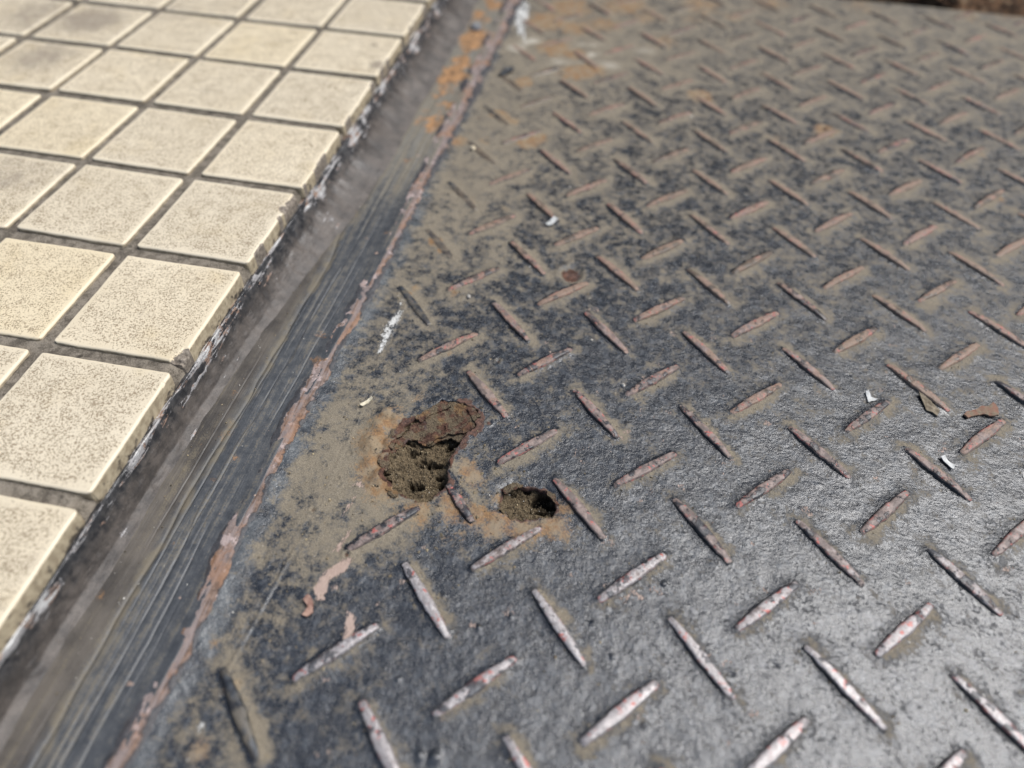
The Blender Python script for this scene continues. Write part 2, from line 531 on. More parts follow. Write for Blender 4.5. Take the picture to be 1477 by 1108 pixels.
def mat_riser():
    n = NT('riser_paint')
    t = n.attr('t')        # 0 under the tile .. 1 at the strip
    far = n.attr('far')
    st = n.noise(1, 5, 0.65, 0.5, v=n.vec(600, 70, 600))
    mid = n.noise(330, 4, 0.6)
    fin = n.noise(1700, 4, 0.65)
    col = n.mix(n.ss(0.35, 0.75, mid), (0.018, 0.019, 0.022), (0.062, 0.062, 0.064))
    low = n.mix(n.ss(0.3, 0.7, n.add(n.mul(n.noise(110, 5, 0.65), 0.7), n.mul(fin, 0.3))), (0.040, 0.036, 0.034), (0.130, 0.112, 0.098))
    col = n.mix(n.ss(0.36, 0.62, n.add(t, n.mul(n.add(mid, -0.5), 0.5))), col, low)
    lip = n.mul(n.ss(0.10, 0.24, t), n.ss(0.62, 0.34, t))
    flaw = n.noise(48, 3, off=(2, 6, 0))
    wv = n.add(n.mul(lip, 0.36), n.mul(n.add(st, -0.5), 1.5), n.mul(n.add(flaw, -0.5), 1.3), n.mul(n.add(fin, -0.5), 0.35))
    pm = n.ss(0.37, 0.41, wv)
    col = n.mix(n.mul(pm, 0.9), col, n.mix(n.ss(0.5, 0.6, n.noise(200, 3, off=(5, 5, 5))), (0.34, 0.33, 0.33), (0.30, 0.20, 0.15)))
    wm = n.ss(0.51, 0.55, wv)
    col = n.mix(wm, col, (0.54, 0.54, 0.53))
    bm = n.mul(n.ss(0.22, 0.05, n.add(t, n.mul(n.add(mid, -0.5), 0.35))), 0.8)
    col = n.mix(n.mul(bm, n.ss(0.52, 0.60, n.noise(40, 3, off=(0, 2, 0)))), col, (0.15, 0.125, 0.095))
    rough = n.mixf(n.ss(0.5, 0.8, t), n.mixf(mid, 0.20, 0.42), 0.62)
    h = n.add(n.mul(st, 1.3), n.mul(mid, 0.7), n.mul(fin, 0.2), n.mul(wm, 0.4))
    return n.out(col, rough, n.bump(h, 0.00035, 0.9), spec=0.55)


def mat_tile():
    n = NT('tile_glaze')
    e = n.attr('inset')      # mm from the glazed rim, /6
    chip = n.attr('chip')
    dirt = n.attr('dirt')
    rnd = n.rand()
    w1 = n.noise(1450, 2.5, 0.55, 0.9)
    w2 = n.noise(2200, 3, 0.6, 0.6, off=(0.7, 0.2, 0))
    pat = n.noise(170, 3, off=(0.3, 0, 0))
    thr = n.add(w1, n.mul(n.add(w2, -0.5), 0.75), n.mul(n.add(pat, -0.5), 0.30), n.mul(n.ss(0.55, 0.0, e), -0.16), n.mul(n.add(rnd, -0.5), 0.03), n.mul(dirt, 0.05))
    sp = n.mul(n.ss(0.530, 0.585, thr), n.ss(0.0, 0.22, n.add(e, n.mul(n.add(pat, -0.5), 0.25))))
    sp2 = n.ss(0.72, 0.77, n.noise(620, 3, off=(2, 2, 0)))
    low = n.noise(34, 4, 0.6, off=(1, 3, 0))
    base = n.mix(n.ss(0.35, 0.7, low), (0.625, 0.540, 0.395), (0.680, 0.595, 0.445))
    base = n.mix(n.mul(n.ss(0.52, 0.72, n.noise(46, 3, off=(4, 0, 1))), 0.5), base, (0.57, 0.465, 0.29))
    base = n.mix(n.mul(n.ss(0.35, 1.0, rnd), 0.38), base, (0.60, 0.535, 0.42))
    base = n.mix(n.mul(n.ss(0.30, 0.0, rnd), 0.5), base, (0.70, 0.585, 0.375))
    base = n.mix(n.mul(n.ss(0.20, 0.02, e), 0.35), base, (0.76, 0.675, 0.51))
    col = n.mix(n.mul(sp, 0.80), base, (0.215, 0.160, 0.098))
    col = n.mix(n.mul(sp2, n.ss(0.2, 0.6, e), 0.5), col, (0.20, 0.15, 0.10))
    # grey tread dirt
    dm = n.ss(0.45, 0.85, n.add(n.mul(dirt, 0.75), n.mul(n.noise(120, 5, 0.65, off=(8, 0, 0)), 0.78), n.mul(n.add(w2, -0.5), 0.5), -0.12))
    col = n.mix(n.mul(dm, 0.62), col, (0.22, 0.185, 0.150))
    # unglazed side and broken places
    side = n.attr('side')
    sc = n.mix(n.ss(0.35, 0.65, n.noise(420, 4, 0.6)), (0.30, 0.245, 0.165), (0.46, 0.39, 0.27))
    sc = n.mix(n.ss(0.62, 0.74, n.add(n.noise(230, 4, 0.6, off=(3, 3, 0)), n.mul(n.ss(0.55, 1.0, side), 0.16))), sc, (0.075, 0.062, 0.048))
    col = n.mix(n.ss(0.20, 0.32, n.add(side, n.mul(n.add(w2, -0.5), 0.35))), col, sc)
    cc = n.mix(n.ss(0.3, 0.7, n.noise(700, 4, 0.65)), (0.105, 0.088, 0.072), (0.285, 0.245, 0.200))
    col = n.mix(n.ss(0.35, 0.55, n.add(chip, n.mul(n.add(w2, -0.5), 0.25))), col, cc)
    rough = n.mixf(sp, 0.46, 0.70)
    rough = n.mixf(n.math('MAXIMUM', chip, side), rough, 0.9)
    h = n.add(n.mul(sp, -0.55), n.mul(w2, 0.25), n.mul(n.noise(90, 2), 0.8), n.mul(chip, n.noise(1500, 3)))
    return n.out(col, rough, n.bump(h, 0.00016, 0.7), spec=0.42)


def mat_grout():
    n = NT('grout_mortar')
    mid = n.noise(260, 5, 0.65)
    fin = n.noise(2300, 3, 0.6)
    col = n.mix(n.ss(0.3, 0.7, n.add(mid, n.mul(n.add(fin, -0.5), 0.7))), (0.085, 0.073, 0.058), (0.235, 0.205, 0.165))
    col = n.mix(n.ss(0.62, 0.70, n.noise(140, 4, off=(3, 0, 0))), col, (0.05, 0.043, 0.035))
    col = n.mix(n.ss(0.72, 0.76, n.noise(1500, 2, off=(6, 0, 0))), col, (0.42, 0.39, 0.33))
    return n.out(col, 0.92, n.bump(n.add(mid, n.mul(fin, 0.7)), 0.0004, 0.9), spec=0.2)


def mat_soil():
    n = NT('soil_grains')
    mid = n.noise(420, 5, 0.7)
    fin = n.noise(2600, 3, 0.7)
    dk = n.attr('dark')
    col = n.mix(n.ss(0.3, 0.7, fin), (0.088, 0.066, 0.040), (0.260, 0.200, 0.125))
    col = n.mix(n.ss(0.42, 0.70, mid), col, (0.055, 0.042, 0.027))
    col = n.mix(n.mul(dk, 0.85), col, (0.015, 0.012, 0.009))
    col = n.mix(n.ss(0.73, 0.77, n.noise(3000, 2, off=(4, 0, 0))), col, (0.38, 0.32, 0.22))
    return n.out(col, 0.95, n.bump(n.add(mid, fin), 0.0006, 1.0), spec=0.15)


def mat_scale():
    n = NT('rust_scale')
    mid = n.noise(330, 5, 0.65)
    fin = n.noise(1700, 4, 0.7)
    col = n.mix(n.ss(0.3, 0.7, n.add(mid, n.mul(n.add(fin, -0.5), 0.6))), (0.042, 0.021, 0.016), (0.165, 0.088, 0.060))
    col = n.mix(n.mul(n.ss(0.53, 0.66, n.noise(180, 4, off=(2, 2, 2))), 0.8), col, (0.25, 0.155, 0.075))
    col = n.mix(n.mul(n.ss(0.58, 0.68, n.noise(240, 4, off=(7, 2, 2))), 0.6), col, (0.14, 0.105, 0.095))
    soil = n.ss(0.44, 0.55, n.add(n.noise(260, 4, 0.65, off=(3, 1, 2)), n.mul(n.add(fin, -0.5), 0.25)))
    col = n.mix(n.mul(soil, 0.85), col, n.mix(n.ss(0.3, 0.7, n.noise(2600, 3, 0.7)), (0.07, 0.056, 0.038), (0.23, 0.185, 0.12)))
    return n.out(col, 0.85, n.bump(n.add(mid, n.mul(fin, 0.9)), 0.0010, 1.0), spec=0.25)


def mat_simple(name, a, b, scale=600, rough=0.8, spec=0.3, bumpd=0.0002):
    n = NT(name)
    f = n.noise(scale, 4, 0.6)
    return n.out(n.mix(n.ss(0.35, 0.65, f), a, b), rough, n.bump(f, bumpd, 0.8), spec)


def mat_grit():
    n = NT('grit_grains')
    r = n.attr('hue')
    col = n.mix(n.ss(0.0, 0.35, r), (0.06, 0.05, 0.035), (0.22, 0.175, 0.11))
    col = n.mix(n.ss(0.70, 0.80, r), col, (0.38, 0.31, 0.19))
    col = n.mix(n.ss(0.88, 0.95, r), col, (0.70, 0.67, 0.60))
    return n.out(col, 0.6, None, 0.5)


def mat_crust():
    n = NT('crust_rust')
    mid = n.noise(150, 5, 0.7)
    fin = n.noise(900, 4, 0.7)
    col = n.mix(n.ss(0.35, 0.65, n.add(mid, n.mul(n.add(fin, -0.5), 0.5))), (0.020, 0.012, 0.008), (0.17, 0.095, 0.05))
    col = n.mix(n.ss(0.58, 0.68, n.noise(220, 4, off=(1, 1, 0))), col, (0.26, 0.20, 0.13))
    return n.out(col, 0.9, n.bump(n.add(mid, fin), 0.0012, 1.0), 0.2)


# ------------------------------------------------------------------ the lugs' lattice
HOLE1 = poly([(636, 577), (665, 581), (688, 592), (685, 616), (672, 625), (665, 637), (651, 657), (648, 669),
              (647, 686), (646, 703), (631, 708), (621, 722), (602, 725), (585, 716), (566, 706), (556, 687),
              (557, 667), (564, 645), (574, 625), (587, 611), (607, 601), (626, 589)])
HOLE2 = poly([(726, 706), (743, 699), (767, 702), (787, 707), (801, 719), (805, 735), (797, 745), (777, 747),
              (753, 750), (736, 743), (722, 730)])
FADED = {(1, -4): .3, (0, -3): .4, (-4, 1): .95, (2, -5): .32, (3, -6): .3,
         (4, -7): .35, (5, -8): .3, (3, -5): .7, (2, -4): .75, (0, -2): .9, (1, -3): .95, (4, -6): .6, (5, -7): .5, (6, -8): .5}
LUGS = []
BEYOND = []      # the lugs past the frame's right side, joined
for i in range(-14, 34):
    for j in range(-26, 24):
        p = GRID_D * (i * E1 + j * E2) + GRID_O
        if not (0.104 < p[0] < 0.64 and -0.095 < p[1] < 0.472):
            continue
        c = CAM_R @ (np.array([p[0], p[1], PLATE_Z]) - CAM_POS)
        if c[2] < 0.05:
            continue
        px, py = FPX * c[0] / c[2] + 738.5, FPX * c[1] / c[2] + 554
        if not (-130 < px < 1640 and -110 < py < 1270):
            if p[1] > -0.09 and p[0] > 0.2:
                BEYOND.append((p, GRID_A if (i + j) % 2 == 0 else GRID_A + math.pi / 2))
            continue
        if (i, j) in ((-1, -1), (-1, -2), (-2, -1), (-3, 0)) or (p[0] < 0.115 and (p[1] < -0.03 and (i, j) != (-4, 1))):
            continue
        is_a = (i + j) % 2 == 0
        a = GRID_A if is_a else GRID_A - math.pi / 2
        a += random.gauss(0, 0.018)
        p = p + np.array([random.gauss(0, 0.00045), random.gauss(0, 0.00045)])
        LUGS.append((i, j, p, a, px, py, FADED.get((i, j), 0.55 if p[0] < 0.112 else 1.0)))
LUG_L = 0.0258

# ridge line of the weld bead, and foot of the riser, as x(y)
YB = np.array([-46, -27, 10, 53, 94, 140, 216, 297, 401, 480]) / 1000
XB = np.array([82.4, 83.6, 82.6, 83.2, 85.0, 86.6, 87.0, 87.6, 88.6, 89.5]) / 1000
YR = np.array([-46, -5, 56, 90, 121, 160, 202, 305, 385]) / 1000
XR = np.array([50, 50.2, 51, 53, 56, 62, 66, 67.5, 67]) / 1000


def bead_x(y):
    return np.interp(y, YB, XB) + 0.0009 * (fbm(y * 0 + 1, y, 60, 3, 5) - 0.5)


def riser_x(y):
    return np.interp(y, YR, XR) + 0.002 * (fbm(y * 0 + 2, y, 40, 3, 9) - 0.5)


# ------------------------------------------------------------------ ground
g = 30.0
gm = mesh_np('ground', np.array([[-g, -g, -.046], [g, -g, -.046], [g, g, -.046], [-g, g, -.046]]), np.array([[0, 1, 2, 3]]))
put('ground', gm, mat_simple('ground_asphalt', (0.035, 0.034, 0.033), (0.075, 0.072, 0.068), 300, 0.9), kind='structure')

# ------------------------------------------------------------------ unseen wall, added beyond the frame to darken the plate and its reflections
import bmesh as _bm
b_ = _bm.new()
_bm.ops.create_cube(b_, size=1)
for v_ in b_.verts:
    v_.co = Vector((0.5 + v_.co.x * 7.0, 1.55 + v_.co.y * 0.3, 0.70 + v_.co.z * 1.5))
wm_ = bpy.data.meshes.new('unseen_wall')
b_.to_mesh(wm_)
b_.free()
put('unseen_wall', wm_, mat_simple('unseen_wall_render', (0.085, 0.072, 0.060), (0.12, 0.105, 0.09), 8, 0.9), kind='structure')

# ------------------------------------------------------------------ tiled floor
TILE_M, GROUT_M = mat_tile(), mat_grout()
TX0, TX1, TY0, TY1 = -0.31, 0.0468, -0.16, 0.47
nx, ny = 240, 420
gx, gy = np.meshgrid(np.linspace(TX0, TX1, nx), np.linspace(TY0, TY1, ny), indexing='ij')
gz = -0.0016 + 0.0007 * (fbm(gx, gy, 160, 4, 3) - 0.5) + 0.0004 * (fbm(gx, gy, 700, 2, 8) - 0.5)
gz -= 0.0028 * sstep(0.0440, 0.0468, gx + 0.003 * (fbm(gx, gy, 150, 3, 77) - 0.5))
V = np.stack([gx, gy, gz], 2).reshape(-1, 3)
V, F, A, _ = skirt(V, grid_faces(nx, ny), 0.030, {})
floor = put('tiled_floor', mesh_np('tiled_floor', V, F), GROUT_M, kind='structure')
floor['label'] = 'square cream speckled floor tiles set in grey grout'

HALF = 0.0226
# chips along the open edge: (px, py, radius mm, depth mm)
CHIPS = [(430, 284, 3.4, 1.7), (418, 292, 2.6, 1.4), (409, 301, 2.4, 1.3), (404, 314, 1.6, 1.1), (440, 268, 1.6, 1.2),
         (447, 256, 1.3, .9), (458, 246, 2.2, 1.4), (466, 236, 1.5, 1.0), (402, 332, 1.0, .7), (388, 350, 0.9, .6),
         (262, 514, 2.5, 1.6), (255, 524, 2.8, 1.8), (268, 506, 1.4, 1.0), (302, 458, .7, .6), (330, 421, .8, .6),
         (497, 184, 1.7, 1.1), (500, 178, 1.2, .9), (519, 160, .9, .7), (545, 120, 1.9, 1.2), (553, 115, 1.4, 1.0),
         (235, 556, .8, .6), (205, 603, .9, .6), (172, 655, .8, .5), (150, 688, .7, .5), 
         (560, 92, 1.2, .8), (608, 28, 1.4, .8)]
CHIPP = [(at(x, y, 0)[:2], r / 1000, d / 1000) for x, y, r, d in CHIPS]
DIRTS = [(130, 28, .020, 0.95), (60, 80, .022, .7), (235, 95, .016, .35), (20, 250, .02, .5), (60, 20, .03, .6), (545, 95, .0045, 1.3),
         (540, 66, .0018, 1.6), (330, 10, .03, .35), (250, 15, .02, .5), (215, 450, .012, .25), (30, 590, .012, .3), (330, 300, .010, .22), (150, 380, .010, .25), (90, 250, .012, .4), (300, 130, .012, .35), (400, 60, .010, .4), (60, 810, .006, .35), (445, 40, .012, .35), (110, 200, .014, .3)]
DIRTP = [(at(x, y, 0)[:2], r, a) for x, y, r, a in DIRTS]


def tile_mesh(cx, cy, n, seed, edge, detail):
    u = np.linspace(-1, 1, n)
    # finer towards the rim
    u = np.sign(u) * (1 - (1 - np.abs(u)) ** 1.35)
    X, Y = np.meshgrid(u * HALF, u * HALF, indexing='ij')
    wx, wy = X + cx, Y + cy
    rimx, rimy = HALF - np.abs(X), HALF - np.abs(Y)
    # rounded corners
    rc = 0.0016
    k = (rimx < rc) & (rimy < rc)
    ang = np.hypot(rc - rimx, rc - rimy)
    f = np.where(k & (ang > 1e-9), np.minimum(1, rc / np.maximum(ang, 1e-9)), 1)
    X = np.where(k, np.sign(X) * (HALF - rc + (rc - rimx) * f), X)
    Y = np.where(k, np.sign(Y) * (HALF - rc + (rc - rimy) * f), Y)
    rim = np.minimum(rimx, rimy)
    wob = 0.00022
    X = X + wob * (fbm(wx, wy, 110, 3, seed) - 0.5) * 2 * (rimx < 0.004)
    Y = Y + wob * (fbm(wx, wy, 110, 3, seed + 31) - 0.5) * 2 * (rimy < 0.004)
    z = -0.00045 * (1 - np.clip(rim / 0.0007, 0, 1)) ** 2 - 0.00010 * (1 - sstep(0, 0.004, rim))
    z = z + 0.00016 * (fbm(wx, wy, 70, 3, seed + 7) - 0.5)
    chip = np.zeros_like(X)
    dirt = np.zeros_like(X)
    if detail:
        jag = (fbm(wx, wy, 420, 4, 91, 0.6) - 0.5)
        for c, r, d in CHIPP:
            if r < 0.00115:
                continue
            dd = np.hypot(wx - c[0], wy - c[1]) / r + jag * 0.8
            mm = 1 - sstep(0.78, 1.0, dd)
            chip = np.maximum(chip, mm)
            z = np.minimum(z, z - mm * d * (0.55 + 0.5 * fbm(wx, wy, 500, 3, 12)))
        if edge:
            mm = (1 - sstep(0.0004, 0.0009, rimx + 0.0010 * (fbm(wx, wy, 520, 3, 55) - 0.35))) * (X > 0)
            chip = np.maximum(chip, 0.75 * mm * (fbm(wx, wy, 90, 2, 66) > 0.64))
            z = z - 0.0005 * mm * (fbm(wx, wy, 90, 2, 66) > 0.60)
    for c, r, a in DIRTP:
        dirt = np.maximum(dirt, a * np.exp(-((wx - c[0]) ** 2 + (wy - c[1]) ** 2) / r ** 2))
    V = np.stack([X, Y, z], 2).reshape(-1, 3)
    A = {'inset': np.clip(rim.ravel() / 0.006, 0, 1), 'chip': chip.ravel(), 'dirt': dirt.ravel(), 'side': np.zeros(n * n)}
    F = grid_faces(n, n)
    B = boundary(F)
    rings = [(0.0009, 0.5, 0.00003), (0.0030, .7, 0.0), (0.0065, 1.0, -0.0002)]
    prev = None
    base_ids = np.unique(B)
    cur = {i: i for i in base_ids}
    Fs = [F]
    for dz, s, out in rings:
        ids = len(V) + np.arange(len(base_ids))
        nv = V[base_ids].copy()
        sgn = np.where(HALF - np.abs(nv[:, :2]) < 0.0012, np.sign(nv[:, :2]), 0)
        nv[:, :2] += sgn * out + 0.00018 * (RNG.random((len(base_ids), 2)) - 0.5)
        nv[:, 2] = -dz + np.minimum(0, nv[:, 2] * 0.4)
        nv[:, 2] = np.minimum(nv[:, 2], V[[cur[i] for i in base_ids], 2] - 0.0002)
        V = np.concatenate([V, nv])
        new = dict(zip(base_ids, ids))
        Fs.append(np.array([[cur[b], cur[a], new[a], new[b]] for a, b in B]))
        cur = new
        A = {'inset': np.concatenate([A['inset'], np.zeros(len(ids))]), 'chip': np.concatenate([A['chip'], A['chip'][base_ids]]),
             'dirt': np.concatenate([A['dirt'], A['dirt'][base_ids]]), 'side': np.concatenate([A['side'], np.full(len(ids), s)])}
    return mesh_np('tile', V, np.concatenate(Fs), A)


for c in range(-6, 1):
    for r in range(-3, 9):
        cx, cy = 0.025 + 0.05 * c, 0.025 + 0.05 * r
        cc = CAM_R @ (np.array([cx, cy, 0]) - CAM_POS)
        if cc[2] < 0.03:
            continue
        px, py = FPX * cc[0] / cc[2] + 738.5, FPX * cc[1] / cc[2] + 554
        if not (-330 < px < 1500 and -140 < py < 1400):
            continue
        edge = c == 0
        o = put('tile', tile_mesh(cx, cy, 96 if edge else 40, 100 + c * 13 + r * 7, edge, edge), TILE_M, floor,
                (cx + random.gauss(0, .00025), cy + random.gauss(0, .00025), random.gauss(0, .00012)),
                (random.gauss(0, .004), random.gauss(0, .004), random.gauss(0, .006)))

# ------------------------------------------------------------------ riser under the tile edge
ys = np.linspace(-0.16, 0.481, 1150)
KT = np.array([0, .18, .30, .55, .80, 1.0])
ts = np.linspace(0, 1, 46)
T_, Y_ = np.meshgrid(ts, ys, indexing='ij')
xr = riser_x(Y_)
open_ = sstep(0.09, 0.19, Y_)
kx = [0.0440 + 0 * xr, 0.0460 + 0 * xr, 0.0482 + 0.0004 * open_, 0.0490 + 0.25 * (xr - 0.049), 0.0490 + 0.75 * (xr - 0.049), xr + 0.003]
kz = [-0.0044 + 0 * xr, -0.0068 + 0 * xr, -0.0064 + 0 * xr, -0.0128 + 0 * xr, -0.0180 + 0 * xr, -0.0207 + 0 * xr]


def pw(keys):
    r = keys[0].copy()
    for k in range(5):
        m = (T_ >= KT[k])
        f = np.clip((T_ - KT[k]) / (KT[k + 1] - KT[k]), 0, 1)
        r = np.where(m, keys[k] * (1 - f) + keys[k + 1] * f, r)
    return r


RX, RZ = pw(kx), pw(kz)
lump = (fbm(T_ * 0.02, Y_, 230, 4, 21) - 0.5)
wave = (fbm(T_ * 0.012, Y_, 45, 3, 23) - 0.5)
win = sstep(0.05, 0.25, T_) * (1 - sstep(0.85, 1, T_))
RX = RX + win * (0.0011 * (1 - 0.75 * open_) * lump + (0.0010 + 0.0035 * open_) * wave)
RZ = RZ + win * (0.0008 * (1 - 0.75 * open_) * lump + 0.0014 * wave)
V = np.stack([RX, Y_, RZ], 2).reshape(-1, 3)
A = {'t': T_.ravel(), 'far': open_.ravel()}
V, F, A, _ = skirt(V, grid_faces(len(ts), len(ys)), 0.008, A)
put('painted_riser', mesh_np('painted_riser', V, F, A), mat_riser(),
    label='glossy black painted mortar riser with white scuffs below the cream tile edge', cat='riser')

# ------------------------------------------------------------------ steel strip between riser and bead
xs = np.linspace(0, 1, 170)
ys = np.linspace(-0.16, 0.481, 900)
T_, Y_ = np.meshgrid(xs, ys, indexing='ij')
x0, x1 = 0.0485 + 0 * Y_, bead_x(Y_)
SX = x0 + (x1 - x0) * T_
SZ = -0.0200 + 0.00018 * (fbm(SX * 1, Y_ * 0.07, 420, 4, 41) - 0.5) + 0.0006 * (fbm(SX, Y_, 60, 3, 44) - 0.5)
edgel = T_ - 0.40 + 0.20 * (fbm(Y_ * 0 + .5, Y_, 24, 3, 47) - 0.5)
SZ += 0.00055 * sstep(-0.008, 0.008, edgel) - 0.00045 * np.exp(-(edgel / 0.02) ** 2)
e2 = T_ - 0.62 + 0.16 * (fbm(Y_ * 0 + .9, Y_, 30, 3, 48) - 0.5)
SZ += 0.0003 * sstep(-0.01, 0.01, e2)
for t0, dz, sd_ in [(.30, .00018, 1), (.47, .00030, 2), (.535, .00022, 3), (.60, .00034, 4), (.68, .00026, 5), (.735, .00034, 6), (.80, .0003, 7)]:
    tt_ = T_ - t0 + 0.022 * (fbm(Y_ * 0 + sd_, Y_, 14, 4, 140 + sd_, .6) - 0.5)
    SZ -= dz * np.exp(-(tt_ / 0.007) ** 2) * sstep(0.35, 0.6, fbm(Y_ * 0 + sd_, Y_, 22, 2, 160 + sd_))
SZ += 0.0008 * sstep(0.82, 1.0, T_)
far = sstep(0.10, 0.26, Y_)
rust = 0.72 * sstep(0.15, 0.32, Y_) * np.exp(-((T_ - 0.66) / 0.26) ** 2) + 0.30 * sstep(-0.048, -0.064, Y_)
V = np.stack([SX, Y_, SZ], 2).reshape(-1, 3)
A = {'t': T_.ravel(), 'far': far.ravel(), 'rust': rust.ravel()}
V, F, A, _ = skirt(V, grid_faces(len(xs), len(ys)), 0.006, A)
strip = put('edge_strip', mesh_np('edge_strip', V, F, A), mat_strip(),
            label='flat dark steel strip with streaked paint between black riser and rusty bead', cat='steel strip')

# weld bead: a part of the strip
n_t, n_y = 34, 1500
ts = np.linspace(-1, 1, n_t)
ys = np.linspace(-0.16, 0.481, n_y)
T_, Y_ = np.meshgrid(ts, ys, indexing='ij')
wl = 0.0050 + 0.0014 * sstep(.16, .3, Y_) + 0.0042 * (fbm(Y_ * 0 + 3, Y_, 60, 5, 61, 0.62) - 0.5) + 0.0007 * sstep(-.02, .02, Y_)
wr = 0.0042 + 0.0024 * sstep(.18, .3, Y_) + 0.0024 * (fbm(Y_ * 0 + 7, Y_, 85, 4, 63, 0.6) - 0.5)
BX = bead_x(Y_) + np.where(T_ < 0, T_ * wl, T_ * wr)
prof = (1 - np.abs(T_) ** 2.6) ** 0.8
amp = 0.0017 + 0.0006 * (fbm(Y_ * 0 + 4, Y_, 50, 3, 65) - 0.5)
BZ = -0.0206 + 0.0005 + prof * amp
BZ += prof * (0.00055 * (fbm(BX, Y_, 420, 4, 67, 0.6) - 0.5) + 0.0004 * (fbm(BX, Y_ * 0.25, 800, 3, 69) - 0.5))
fl = fbm(BX, Y_, 130, 4, 71)
V = np.stack([BX, Y_, BZ], 2).reshape(-1, 3)
A = {'t': T_.ravel(), 'flake': fl.ravel()}
V, F, A, _ = skirt(V, grid_faces(n_t, n_y), 0.001, A)
put('weld_bead', mesh_np('weld_bead', V, F, A), mat_bead(), strip)

# ------------------------------------------------------------------ checkered plate
def graded(a, b, c0, c1, fine, grow, cmax):
    """coordinates a..b, spacing fine within c0..c1 and growing outward"""
    mid = list(np.arange(c0, c1, fine))
    up, s = [mid[-1]], fine
    while up[-1] < b:
        s = min(s * grow, cmax)
        up.append(up[-1] + s)
    dn, s = [mid[0]], fine
    while dn[-1] > a:
        s = min(s * grow, cmax)
        dn.append(dn[-1] - s)
    return np.array(dn[::-1][:-1] + mid + up[1:])


px_ = graded(0.0, 0.58, 0.006, 0.120, 0.00042, 1.012, 0.003)    # offset from the bead
py_ = graded(-0.16, 0.481, -0.006, 0.064, 0.00042, 1.012, 0.0022)
py_[0], py_[-1] = -0.16, 0.481
U_, Y_ = np.meshgrid(px_, py_, indexing='ij')
X_ = U_ + (bead_x(Y_) + 0.0004) * (1 - sstep(0.0, 0.03, U_)) + 0.0860 * sstep(0.0, 0.03, U_)
Z_ = PLATE_Z + 0.0006 * (fbm(X_, Y_, 28, 3, 81) - 0.5) + 0.00036 * (fbm(X_, Y_, 140, 3, 83) - 0.5) + 0.00007 * (fbm(X_, Y_, 420, 2, 84) - 0.5)
Z_ += 0.0010 * (1 - sstep(0.001, 0.009, U_ + 0.003 * (fbm(X_, Y_, 70, 3, 85) - 0.5)))

# distance to the nearest lug
LD = np.full(X_.shape, 0.03)
LH = np.zeros(X_.shape)
LEE_SHADE = np.zeros(X_.shape)
OPP = np.zeros(X_.shape)
for (i, j, p, a, lx, ly, fd) in LUGS + [(0, 0, p, a, 0, 0, 1.0) for p, a in BEYOND]:
    ix0, ix1 = np.searchsorted(px_ + 0.086, [p[0] - .022, p[0] + .022])
    iy0, iy1 = np.searchsorted(py_, [p[1] - .022, p[1] + .022])
    sl = (slice(max(ix0 - 8, 0), ix1 + 8), slice(iy0, iy1))
    dirv = np.array([math.cos(a), math.sin(a)]) * (LUG_L / 2 - 0.0012)
    dd = seg_dist(X_[sl], Y_[sl], p - dirv, p + dirv)
    LD[sl] = np.minimum(LD[sl], dd)
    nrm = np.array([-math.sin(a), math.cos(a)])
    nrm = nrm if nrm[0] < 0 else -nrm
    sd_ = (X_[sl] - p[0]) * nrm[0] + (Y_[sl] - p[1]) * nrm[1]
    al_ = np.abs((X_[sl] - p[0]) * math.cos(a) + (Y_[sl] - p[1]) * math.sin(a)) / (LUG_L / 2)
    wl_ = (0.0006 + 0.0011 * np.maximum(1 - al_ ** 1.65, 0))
    lee_shade = np.exp(-(np.maximum(dd - wl_, 0) / 0.0011) ** 2) * sstep(-0.0006, 0.0006, sd_)
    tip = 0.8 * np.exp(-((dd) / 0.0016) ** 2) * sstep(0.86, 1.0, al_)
    LEE_SHADE[sl] = np.maximum(LEE_SHADE[sl], np.maximum(lee_shade, tip) * min(fd, 1))  # mask for shade painted along each lug's left side and tips
    OPP[sl] = np.maximum(OPP[sl], (1 - sstep(-0.0012, 0.0012, sd_)) * (dd < 0.008))
    ww_ = 0.0009 + 0.0009 * np.maximum(1 - (np.abs((X_[sl] - p[0]) * math.cos(a) + (Y_[sl] - p[1]) * math.sin(a)) / (LUG_L / 2)) ** 1.65, 0)
    LH[sl] = np.maximum(LH[sl], fd * np.exp(-(np.maximum(dd - ww_, 0) / 0.0010)))
LEE_SHADE *= 0.60 + 0.55 * sstep(0.35, 0.6, fbm(X_, Y_, 130, 3, 96))
Z_ += 0.00062 * LH - 0.00022 * LEE_SHADE

jag = fbm(X_, Y_, 330, 4, 87, 0.6) - 0.5
s1 = sdf_poly(HOLE1, X_, Y_) + 0.0022 * jag
s2 = sdf_poly(HOLE2, X_, Y_) + 0.0020 * jag
sdf = np.minimum(s1, s2)

